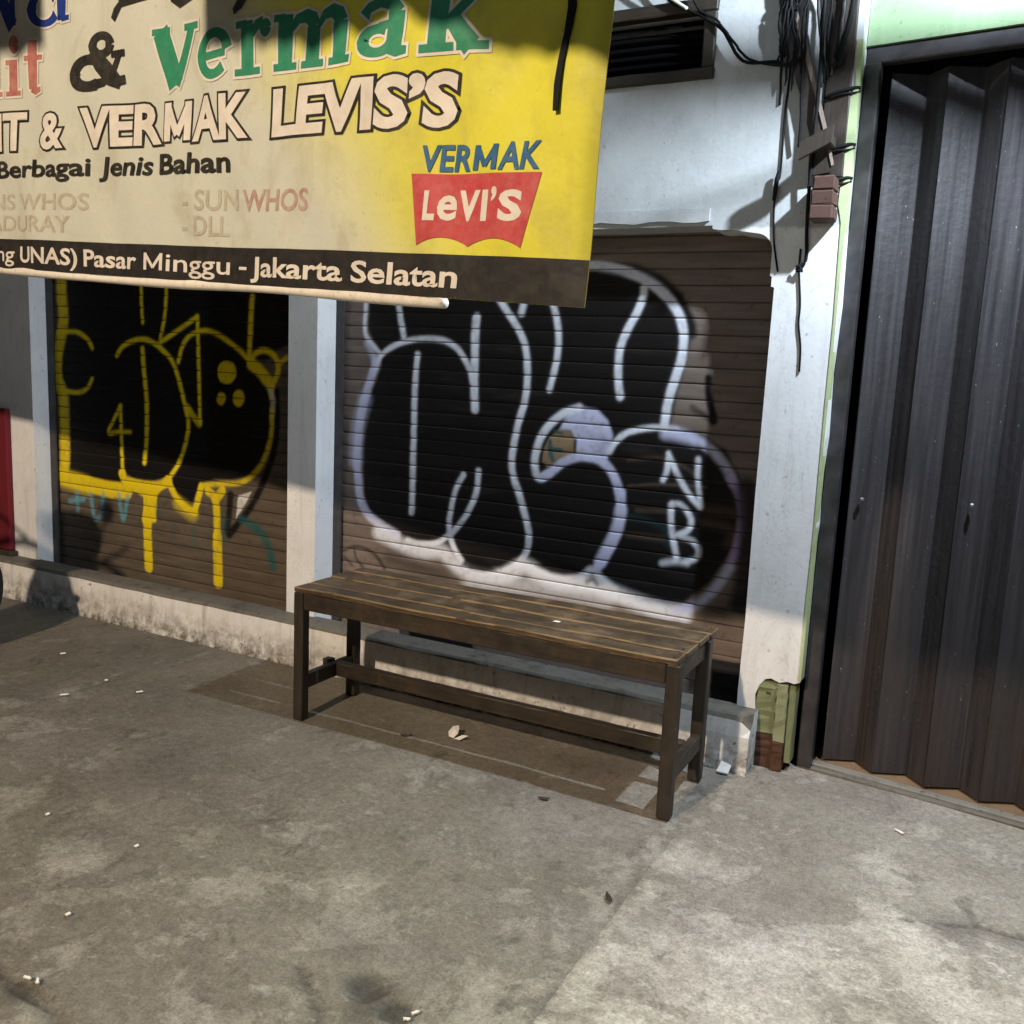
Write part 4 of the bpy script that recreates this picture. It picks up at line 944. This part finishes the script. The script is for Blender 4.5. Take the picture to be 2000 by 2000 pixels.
# ================================================================== AWNING (over the banner, its torn valance shades it)
aw = empty("awning", (-.7, .55, 2.9), label="grey canvas awning with torn scalloped valance above the banner", cat="awning")
AX0, AX1 = -3.6, 1.60
bm = bmesh.new(); cols = 60; rows = 10; g = []
for j in range(rows + 1):
    for i in range(cols + 1):
        x = AX0 + (AX1 - AX0) * i / cols; t = j / rows
        g.append(bm.verts.new((x, -1.60 + 2.13 * t, 2.77 + .45 * t - .03 * math.sin(math.pi * t) * (1 + .4 * math.sin(x * 3)))))
for j in range(rows):
    for i in range(cols):
        bm.faces.new((g[j * (cols + 1) + i], g[j * (cols + 1) + i + 1], g[(j + 1) * (cols + 1) + i + 1], g[(j + 1) * (cols + 1) + i]))
bm_obj("canopy", bm, M['canvas'], True, parent=aw)
def valance(line):
    xs = np.arange(line[0][0], line[-1][0] + 1e-6, .012)
    zs = np.interp(xs, [q[0] for q in line], [q[1] for q in line])
    v = []; f = []
    for k, (x, z) in enumerate(zip(xs, zs)):
        sc = .020 * abs(math.sin(x * math.pi / .125)) + .006 * math.sin(x * 41) + .004 * math.sin(x * 97)
        y = -1.602 + .012 * math.sin(x * 17)
        v += [(x, -1.600, 2.775), (x, y, z + .012 - sc)]
        if k: f.append((2 * k - 2, 2 * k, 2 * k + 1, 2 * k - 1))
    return mesh_obj("valance", v, f, M['canvas'], True, parent=aw)
valance([(-3.6, 2.62), (-.753, 2.575), (-.369, 2.512), (-.202, 2.505)])
valance([(.358, 2.39), (.749, 2.33), (.917, 2.333), (1.061, 2.273), (1.16, 2.237), (1.287, 2.198), (1.60, 2.145)])
tube("front_bar", [(AX0, -1.6, 2.778), (AX1, -1.6, 2.778)], .014, M['steel'], 8, parent=aw)
for x in (AX0 + .02, -1.5, AX1 - .02):
    tube("rafter", [(x, -1.6, 2.755), (x, .545, 3.20)], .013, M['steel'], 8, parent=aw)

# ================================================================== TARPAULIN added out of view to keep the street lamp off the gate
tp = empty("blocking_tarpaulin", (2.6, -2.1, 0), label="blue tarpaulin added out of view to block the street lamp from the folding gate", cat="tarpaulin")
bm = bmesh.new(); g = []
for j in range(9):
    for i in range(41):
        x = 1.24 + 2.6 * i / 40; t = j / 8
        g.append(bm.verts.new((x, -2.10 + .02 * math.sin(i * .7) * (1 - .5 * t), 2.135 + 1.15 * t - .012 * abs(math.sin(i * .55)) * (1 - t))))
for j in range(8):
    for i in range(40): bm.faces.new((g[j * 41 + i], g[j * 41 + i + 1], g[(j + 1) * 41 + i + 1], g[(j + 1) * 41 + i]))
M['tarp'] = plain('blue_blocking_sheet', (.03, .06, .14), .55, 0, .3, 6)
bm_obj("sheet", bm, M['tarp'], True, parent=tp)
for x in (.98, 3.9):
    tube("pole", [(x, -2.10, -.02), (x, -2.10, 3.32)], .016, M['steel'], 8, parent=tp) if x > 2 else tube("arm", [(.98, -2.10, 3.29), (1.24, -2.10, 3.28)], .006, M['cable_grey'], 6, parent=tp)
tube("top_rope", [(.98, -2.10, 3.29), (3.9, -2.10, 3.29)], .006, M['cable_grey'], 6, parent=tp)

# ================================================================== LAMPS
def point_light(name, loc, power, col, size, parent):
    d = bpy.data.lights.new(name, 'POINT'); d.energy = power; d.color = col; d.shadow_soft_size = size
    o = bpy.data.objects.new(name, d); COL.objects.link(o); o.parent = parent; o.location = loc; place_l(o, loc)
def place_l(o, loc):
    t = Vector((0, 0, 0)); q = o.parent
    while q is not None: t += q.location; q = q.parent
    o.location = Vector(loc) - t
def glow(name, c, s):
    m, N, L, b = material(name)
    b.inputs["Emission Color"].default_value = (*c, 1); b.inputs["Emission Strength"].default_value = s
    b.inputs["Base Color"].default_value = (.8, .8, .8, 1)
    return m
lampw = empty("street_lamp", (.27, -6.9, -.14), label="tall street lamp with warm light across the road", cat="street lamp")
tube("pole", [(.27, -6.9, -.14), (.27, -6.9, 4.25), (.27, -6.86, 4.60), (.27, -6.70, 4.77), (.27, -6.30, 4.82)], [.07, .05, .045, .04, .035], M['pole'], 12, parent=lampw)
box("lamp_head", .15, .39, -6.38, -5.86, 4.78, 4.87, M['pole'], .03, parent=lampw)
box("lamp_lens", .18, .36, -6.33, -5.90, 4.755, 4.778, glow('warm_lens', COL_W, 12.0), .006, parent=lampw)
point_light("warm_light", LAMP_W, POWER_W, COL_W, .09, lampw)

lampc = empty("gate_lamp", (2.30, .5, 2.7), label="bare cool white bulb on an arm over the folding gate", cat="lamp")
tube("arm", [(2.30, .52, 2.76), (2.30, .2, 2.78), (2.30, .02, 2.76), (2.30, .0, 2.72)], .011, M['steel'], 8, parent=lampc)
tube("socket", [(2.30, 0, 2.74), (2.30, 0, 2.69)], [.022, .026], M['black'], 12, parent=lampc)
bm = bmesh.new(); bmesh.ops.create_uvsphere(bm, u_segments=16, v_segments=10, radius=.030); bmesh.ops.translate(bm, verts=bm.verts, vec=(2.30, 0, 2.666))
bm_obj("bulb", bm, glow('cool_bulb', COL_C, 25.0), True, parent=lampc)
point_light("cool_light", LAMP_C, POWER_C, COL_C, .025, lampc)
# unseen batten, added to cast a band of shadow beside the vent
bat = empty("shadow_batten", (1.8, .12, 2.54), label="thin wooden batten added out of view to shadow the wall beside the vent", cat="batten")
box("bar", 2.00, 3.3, .105, .135, 2.495, 2.530, M['post'], .002, parent=bat)
box("bracket", 3.26, 3.29, .136, .40, 2.50, 2.52, M['steel'], .002, parent=bat)

for dz in (0, .014):
    tube("lead_wire", smooth_path([(1.79, .214, 2.262 + dz), (1.823, .214, 2.271 + dz), (1.959, .214, 2.318 + dz * .6), (2.12, .20, 2.40 + dz * .3), (2.24, .05, 2.62), (2.275, -.02, 2.735)], 5), .0022, M['cable'], 6, parent=lampc)

# ================================================================== POST, BOARDS AND CABLES AT THE CORNER
def ow(x, z): return (1.027 * x - .0575, 1.027 * z - .0345)      # the clutter hangs close against the wall
pst = empty("timber_post", (1.59, .5, 1.745), label="rough brown timber post set in the wall corner above the white pilaster", cat="post")
box("upper_length", 1.546, 1.622, .541, .556, 1.874, 3.1, M['post'], .004, rough=.0015, cut=16, parent=pst)
M['brick'] = plaster('raw_brick', (.085, .046, .036), (.04, .024, .02), .8)
for i in range(3):
    box("brick", 1.548 + .002 * i, 1.616 - .001 * i, .466, .549, 1.745 + .0415 * i, 1.7855 + .0415 * i, M['brick'], .004, rough=.0015, cut=3, parent=pst)
for z in (2.116, 1.957, 1.862):
    tube("wire_tie", smooth_path([(1.650, .551, z + .010), (1.632, .546, z + .012), (1.606, .534, z + .004), (1.575, .532, z - .004), (1.548, .536, z - .012)], 4), .0050, M['cable'], 6, parent=pst)
    tube("wire_tie", smooth_path([(1.648, .551, z + .002), (1.630, .545, z - .004), (1.600, .533, z - .006), (1.560, .534, z - .016)], 4), .0035, M['cable'], 6, parent=pst)
brd = empty("leaning_board", (1.5, .53, 2.1), label="dark split board with a pale edge leaning across the timber post", cat="board")
bm = bmesh.new()
add_prism(bm, [ow(*q) for q in [(1.375, 2.66), (1.402, 2.42), (1.434, 2.248), (1.505, 2.074), (1.536, 1.97), (1.540, 1.865), (1.572, 1.868), (1.600, 1.872), (1.607, 1.892), (1.547, 2.086), (1.489, 2.25), (1.462, 2.36), (1.43, 2.66)]], [], .524, .5395)
bm_obj("plank", bm, M['post'], parent=brd)
bm = bmesh.new(); add_prism(bm, [ow(*q) for q in [(1.446, 2.36), (1.457, 2.36), (1.478, 2.30), (1.499, 2.25), (1.553, 2.086), (1.590, 1.97), (1.611, 1.892), (1.605, 1.888), (1.580, 1.97), (1.541, 2.084), (1.488, 2.235), (1.468, 2.29)]], [], .5195, .5245)
bm_obj("pale_edge", bm, M['pale_wood'], parent=brd)
sb = empty("shadow_board", (1.57, .43, 1.96), label="short dark board added over the bricks to cast a slanting shadow", cat="board")  # added for the diagonal band of shadow it throws on the wall
bm = bmesh.new(); add_prism(bm, [(1.512, 1.908), (1.600, 1.952), (1.604, 2.000), (1.512, 1.956)], [], .425, .440); bm_obj("plank", bm, M['post'], parent=sb)
box("nail_block", 1.575, 1.598, .4405, .5235, 1.952, 1.985, M['post'], .003, parent=sb)
def cable(path, r, label, mat='cable', seg=7, wob=.0):
    path = [(*ow(x, z), y) for x, y, z in path]; path = [(x, y, z) for x, z, y in path]
    P = smooth_path(path, 6)
    P = [q + np.array([random.uniform(-wob, wob), random.uniform(-wob, wob) * .5, 0]) for q in P]
    bb = bmesh.new(); add_tube(bb, P, r, seg)
    return bm_obj("hanging_cable", bb, M[mat], True, label=label, cat="cable", group="loose cables at the shop corner")
cable([(.98, .50, 2.62), (1.06, .52, 2.426), (1.135, .522, 2.372), (1.19, .522, 2.342), (1.254, .525, 2.295), (1.32, .525, 2.205), (1.421, .525, 2.192), (1.458, .520, 2.176), (1.50, .515, 2.2)], .0052, "black cable sagging from the vent frame to the corner", wob=.001)
cable([(1.10, .51, 2.62), (1.16, .515, 2.389), (1.23, .518, 2.329), (1.282, .521, 2.268), (1.337, .522, 2.208), (1.43, .52, 2.180), (1.48, .515, 2.19)], .0042, "thinner black cable twisted beside the sagging one", wob=.0015)
cable([(.90, .50, 2.60), (1.02, .505, 2.452), (1.10, .51, 2.395), (1.14, .512, 2.368)], .0050, "pale yellowish stick of conduit at the vent's upper corner", mat='pipe')
cable([(1.46, .53, 2.45), (1.457, .545, 2.147), (1.453, .546, 2.056), (1.455, .546, 1.884), (1.447, .546, 1.853), (1.444, .546, 1.802), (1.452, .546, 1.691), (1.472, .546, 1.594)], .0032, "long black wire ending by the rounded corner of the white-lettered shutter")
bmq = bmesh.new(); add_tube(bmq, [(*ow(1.455, 1.884), .53), (*ow(1.449, 1.858), .532), (*ow(1.4455, 1.80), .534)], [.0065, .0075, .006], 8)
for v_ in bmq.verts: v_.co = Vector((v_.co.x, v_.co.z, v_.co.y))
bm_obj("cable_sleeve", bmq, M['cable'], True, label="short thick black sleeve round the long wire", cat="cable sleeve")
cable([(1.433, .527, 2.42), (1.431, .545, 2.173), (1.434, .546, 2.12), (1.435, .546, 2.076)], .0035, "short black wire end beside the sagging cable")
cable([(1.50, .515, 2.35), (1.501, .516, 2.113), (1.506, .520, 2.03), (1.505, .53, 1.948)], .0042, "black wire end hanging in front of the leaning board")
cable([(1.545, .510, 2.40), (1.551, .510, 2.086), (1.550, .512, 2.01), (1.548, .518, 1.829), (1.549, .535, 1.712), (1.553, .544, 1.64), (1.546, .544, 1.612), (1.537, .544, 1.600)], .0056, "thick black cable knotted above the white pilaster")
cable([(1.534, .546, 1.66), (1.535, .546, 1.601), (1.547, .546, 1.50), (1.548, .546, 1.44), (1.560, .546, 1.37), (1.563, .546, 1.297)], .0032, "thin black wire hanging from the knot down the white pilaster")
bmq = bmesh.new()
kx, kz = ow(1.537, 1.600)
for k in range(6):
    a = k * 1.25; add_tube(bmq, [(kx + .011 * math.cos(a), .534 + .004 * math.sin(a), kz + .009 * math.sin(a * 1.7)), (kx - .012 * math.cos(a + .6), .534, kz - .009 * math.sin(a))], .0032, 6)
bm_obj("cable_knot", bmq, M['cable'], True, label="frayed black knot of wire on the white pilaster", cat="knot")
SIDE = ["outermost", "second", "third", "fourth", "fifth", "sixth", "seventh"]
for k in range(7):
    x = 1.424 + .0105 * k + random.uniform(-.003, .003); zb = (2.19, 2.165, 2.20, 2.12, 2.185, 2.105, 2.15)[k]
    cable([(x + .03, .505, 2.72), (x + .012 + random.uniform(-.012, .012), .51, 2.42), (x + random.uniform(-.010, .010), .515, 2.31), (x + random.uniform(-.008, .008), .52, 2.24), (x + random.uniform(-.006, .006), .525, zb)], [random.uniform(.0035, .0065)] * 12 + [.0042] * 12 + [.0012],
          SIDE[k] + " frayed black cable end, counted rightwards, in the tangle above the sagging cable", wob=.003)
for k in range(6):
    x = 1.535 + .017 * k
    cable([(x + random.uniform(-.04, .04), .49, 2.75), (x + random.uniform(-.03, .03), .50, 2.45), (x + random.uniform(-.02, .02), .51, 2.34), (x + random.uniform(-.012, .012), .52, 2.24), (1.555 + .008 * k, .525, 2.11 + .01 * k)], random.uniform(.004, .009),
          SIDE[k] + " dark cable, counted rightwards, in the bundle running up the timber post", mat='cable' if k % 3 else 'cable_grey', wob=.002)

# ================================================================== RED BOARD AT THE LEFT
rb = empty("red_board", (-2.62, .53, .21), label="red painted board on the wall at the picture's left edge", cat="board")
box("panel", -2.95, -2.322, .520, .5485, .215, .945, M['red'], .006, parent=rb)
box("ledge", -2.98, -2.30, .505, .549, .188, .214, M['post'], .004, rough=.001, cut=6, parent=rb)

# ================================================================== SCOOTER (parked just outside, its tyre shows at the left edge)
SX, SY = -1.585, -.285            # front wheel hub
sct = empty("motor_scooter", (SX, SY - .6, 0), label="dark motor scooter parked facing the shutter with only its front tyre showing", cat="scooter")
def wheel(y):
    w = empty("wheel", (0, 0, 0)); w.parent = sct; w.location = Vector((SX, y, .265)) - sct.location
    bm = bmesh.new(); n = 36; m = 10; R, r = .215, .048; g = []
    for i in range(n):
        for j in range(m):
            t = 2 * math.pi * i / n; s = 2 * math.pi * j / m
            rr = R + r * math.cos(s)
            g.append(bm.verts.new((SX + r * .95 * math.sin(s), y + rr * math.cos(t), .263 + rr * math.sin(t))))
    for i in range(n):
        for j in range(m):
            bm.faces.new((g[i * m + j], g[((i + 1) % n) * m + j], g[((i + 1) % n) * m + (j + 1) % m], g[i * m + (j + 1) % m]))
    bm_obj("tyre", bm, M['tyre'], True, parent=w)
    bm = bmesh.new()
    add_tube(bm, [(SX - .05, y, .263), (SX + .05, y, .263)], .035, 14)
    for k in range(6):
        t = k * math.pi / 3; add_tube(bm, [(SX, y + .03 * math.cos(t), .263 + .03 * math.sin(t)), (SX, y + .18 * math.cos(t), .263 + .18 * math.sin(t))], [.016, .012], 6)
    bm_obj("rim", bm, M['chrome'], True, parent=w)
wheel(SY); wheel(SY - 1.24)
def loft(name, secs, mat, seg=16):
    """secs: (y, z, half width, half height)"""
    bm = bmesh.new(); rings = []
    for y, z, w, h in secs:
        rings.append([bm.verts.new((SX + w * math.copysign(abs(math.cos(t)) ** .7, math.cos(t)), y, z + h * math.copysign(abs(math.sin(t)) ** .8, math.sin(t)))) for t in [2 * math.pi * k / seg for k in range(seg)]])
    for a, b in zip(rings, rings[1:]):
        for k in range(seg): bm.faces.new((a[k], a[(k + 1) % seg], b[(k + 1) % seg], b[k]))
    bm.faces.new(rings[0][::-1]); bm.faces.new(rings[-1])
    return bm_obj(name, bm, mat, True, parent=sct)
loft("front_fender", [(SY + .20, .45, .05, .01), (SY + .10, .505, .062, .03), (SY, .525, .066, .035), (SY - .14, .50, .066, .03), (SY - .22, .42, .05, .02)], M['scooter'])
loft("leg_shield", [(SY - .16, .62, .08, .10), (SY - .22, .60, .15, .28), (SY - .28, .56, .17, .30), (SY - .33, .52, .16, .26)], M['scooter'])
loft("handlebar_cowl", [(SY - .22, .93, .07, .05), (SY - .28, .97, .13, .075), (SY - .36, .99, .14, .07), (SY - .42, 1.0, .10, .04)], M['scooter'])
loft("headlight", [(SY - .19, .92, .05, .035), (SY - .225, .93, .075, .05)], M['lens'])
loft("footboard", [(SY - .30, .30, .13, .04), (SY - .60, .29, .14, .04), (SY - .72, .34, .13, .07)], M['scooter'])
loft("rear_body", [(SY - .62, .45, .10, .14), (SY - .75, .52, .15, .18), (SY - 1.05, .56, .16, .17), (SY - 1.35, .66, .13, .10), (SY - 1.52, .72, .06, .05)], M['scooter'])
loft("seat", [(SY - .62, .74, .08, .03), (SY - .75, .78, .13, .045), (SY - 1.05, .80, .14, .05), (SY - 1.30, .83, .12, .045), (SY - 1.42, .83, .07, .03)], M['seat'])
tube("handlebar", smooth_path([(SX - .34, SY - .46, 1.08), (SX - .20, SY - .40, 1.08), (SX, SY - .36, 1.03), (SX + .20, SY - .40, 1.08), (SX + .34, SY - .46, 1.08)], 4), .016, M['black'], 10, parent=sct)
for s in (-1, 1):
    tube("fork_leg", [(SX + s * .062, SY, .263), (SX + s * .058, SY - .16, .62)], .018, M['chrome'], 10, parent=sct)
    tube("brake_lever", smooth_path([(SX + s * .19, SY - .37, 1.08), (SX + s * .26, SY - .36, 1.10), (SX + s * .34, SY - .38, 1.16)], 3), .008, M['chrome'], 6, parent=sct)
    if s < 0: continue                                # the far mirror is missing
    tube("mirror_stalk", smooth_path([(SX + s * .15, SY - .38, 1.06), (SX + s * .18, SY - .39, 1.16), (SX + s * .215, SY - .40, 1.26)], 4), .007, M['black'], 8, parent=sct)
    bm = bmesh.new(); bmesh.ops.create_uvsphere(bm, u_segments=16, v_segments=10, radius=1.0)
    for q in bm.verts: q.co = Vector((SX + s * .225 + q.co.x * .046, SY - .40 + q.co.y * .018, 1.30 + q.co.z * .045))
    bm_obj("mirror", bm, M['black'], True, parent=sct)
loft("shadow_windshield", [(SY - .24, 1.05, .10, .06), (SY - .27, 1.10, .155, .10), (SY - .30, 1.12, .15, .10), (SY - .32, 1.10, .10, .07)], M['scooter'])  # opaque bulk added to raise the scooter's shadow on the shutter
tube("side_stand", [(SX - .08, SY - .66, .28), (SX - .20, SY - .70, .0)], .012, M['steel'], 8, parent=sct)

# ================================================================== LITTER
def scrap(name, c, pts, mat, label, cat, group=None, fold=.0, rz=0.0, thick=.0012):
    bm = bmesh.new(); n = len(pts); R = Matrix.Rotation(rz, 3, 'Z')
    top = [bm.verts.new(Vector((c[0], c[1], c[2] + thick)) + R @ Vector((x, y, z))) for x, y, z in pts]
    bot = [bm.verts.new(Vector((c[0], c[1], c[2])) + R @ Vector((x, y, z))) for x, y, z in pts]
    cen = bm.verts.new(Vector((c[0], c[1], c[2] + thick + fold)))
    for i in range(n):
        bm.faces.new((top[i], top[(i + 1) % n], cen))
        bm.faces.new((bot[(i + 1) % n], bot[i], top[i], top[(i + 1) % n])[::-1])
    bm.faces.new(bot)
    return bm_obj(name, bm, mat, label=label, cat=cat, group=group)
scrap("paper_scrap", (.565, .185, 0), [(-.028, .012, .004), (-.020, .032, .018), (.000, .036, .024), (.010, .020, .022), (.020, -.010, .016), (.012, -.030, .004), (-.012, -.018, .002)], M['paper'], "crumpled white paper scrap on the ground under the bench", "paper", fold=.022, rz=.1)
scrap("paper_flap", (.600, .168, 0), [(-.018, -.012, .002), (.004, -.010, .002), (.024, .012, .014), (.002, .008, .012)], M['paper'], "small folded paper flap beside the crumpled scrap", "paper", fold=.006)
def butt(x, y, rz, L, r, label, z=0.0):
    d = Vector((math.cos(rz), math.sin(rz), 0)) * L / 2; c = Vector((x, y, r + z - .002))
    bm = bmesh.new(); add_tube(bm, [c - d, c - d * .3, c + d * .35 + Vector((random.uniform(-.003, .003), random.uniform(-.003, .003), 0)), c + d], [r, r * .8, r * 1.1, r * .7], 8)
    bm_obj("cigarette_butt", bm, M['butt'], True, label=label, cat="cigarette butt", group="cigarette butts on the pavement")
for x, y, rz, L, label in ((1.995, .304, -.5, .034, "white cigarette butt lying out from the folding gate"),
    (.498, -1.375, .1, .020, "cigarette butt by the crack in the nearest left corner, left of its pair"), (.524, -1.370, -.5, .020, "cigarette butt by the crack in the nearest left corner, right of its pair"),
    (1.229, -1.052, 1.0, .020, "upper of two cigarette butts in the dark hole of the pavement"), (1.224, -1.076, .6, .016, "lower of two cigarette butts in the dark hole of the pavement"),
    (-1.243, .010, .9, .026, "cigarette butt nearest the scooter's shadow"), (-.826, -.296, .9, .034, "cigarette butt lying along the left pavement joint"), (-.834, -.107, .8, .014, "tiny cigarette end on the left pavement joint"), (-.630, -.124, .9, .028, "cigarette butt between the left joint and the bench's shadow")):
    butt(x, y, rz, L * .85, .0034, label)
for k, (x, y, label) in enumerate(((-.077, -.911, "white grit crumb on the pavement's left side beside a dark speck"), (.259, -.899, "white grit crumb below the pale worn patch"), (.373, -1.187, "white grit crumb in the lower left of the pavement"))):
    scrap("grit_crumb", (x, y, -.003), [(-.006, -.004, 0), (.005, -.006, .002), (.007, .003, .003), (-.003, .006, .002)], M['butt'], label, "crumb", "grit crumbs on the pavement", fold=.004, thick=.003)
for x, y, rz, label in ((.424, .095, .6, "dark dry leaf under the bench left of the paper scrap"), (1.405, -.467, 2.2, "curled dark leaf on the right pavement joint"), (1.036, -.073, .1, "small dark leaf in front of the bench")):
    scrap("dry_leaf", (x, y, -.002), [(-.020, 0, .003), (-.006, .008, .002), (.012, .006, .004), (.022, .0, .008), (.010, -.007, .002), (-.008, -.007, .001)], M['leaf'], label, "leaf", fold=.006, rz=rz)
scrap("paper_shred", (.948, .147, .482), [(-.012, -.004, 0), (.010, -.006, .001), (.013, .003, .002), (-.006, .006, .001)], M['paper'], "tiny pale paper shred on the bench seat", "paper", fold=.002)
scrap("plaster_chip", (1.447, .425, -.002), [(-.02, -.012, 0), (.018, -.012, .0), (.022, .008, .022), (-.010, .008, .030)], M['paper'], "white plaster chip at the broken end of the sill", "chip", fold=.014, thick=.004)
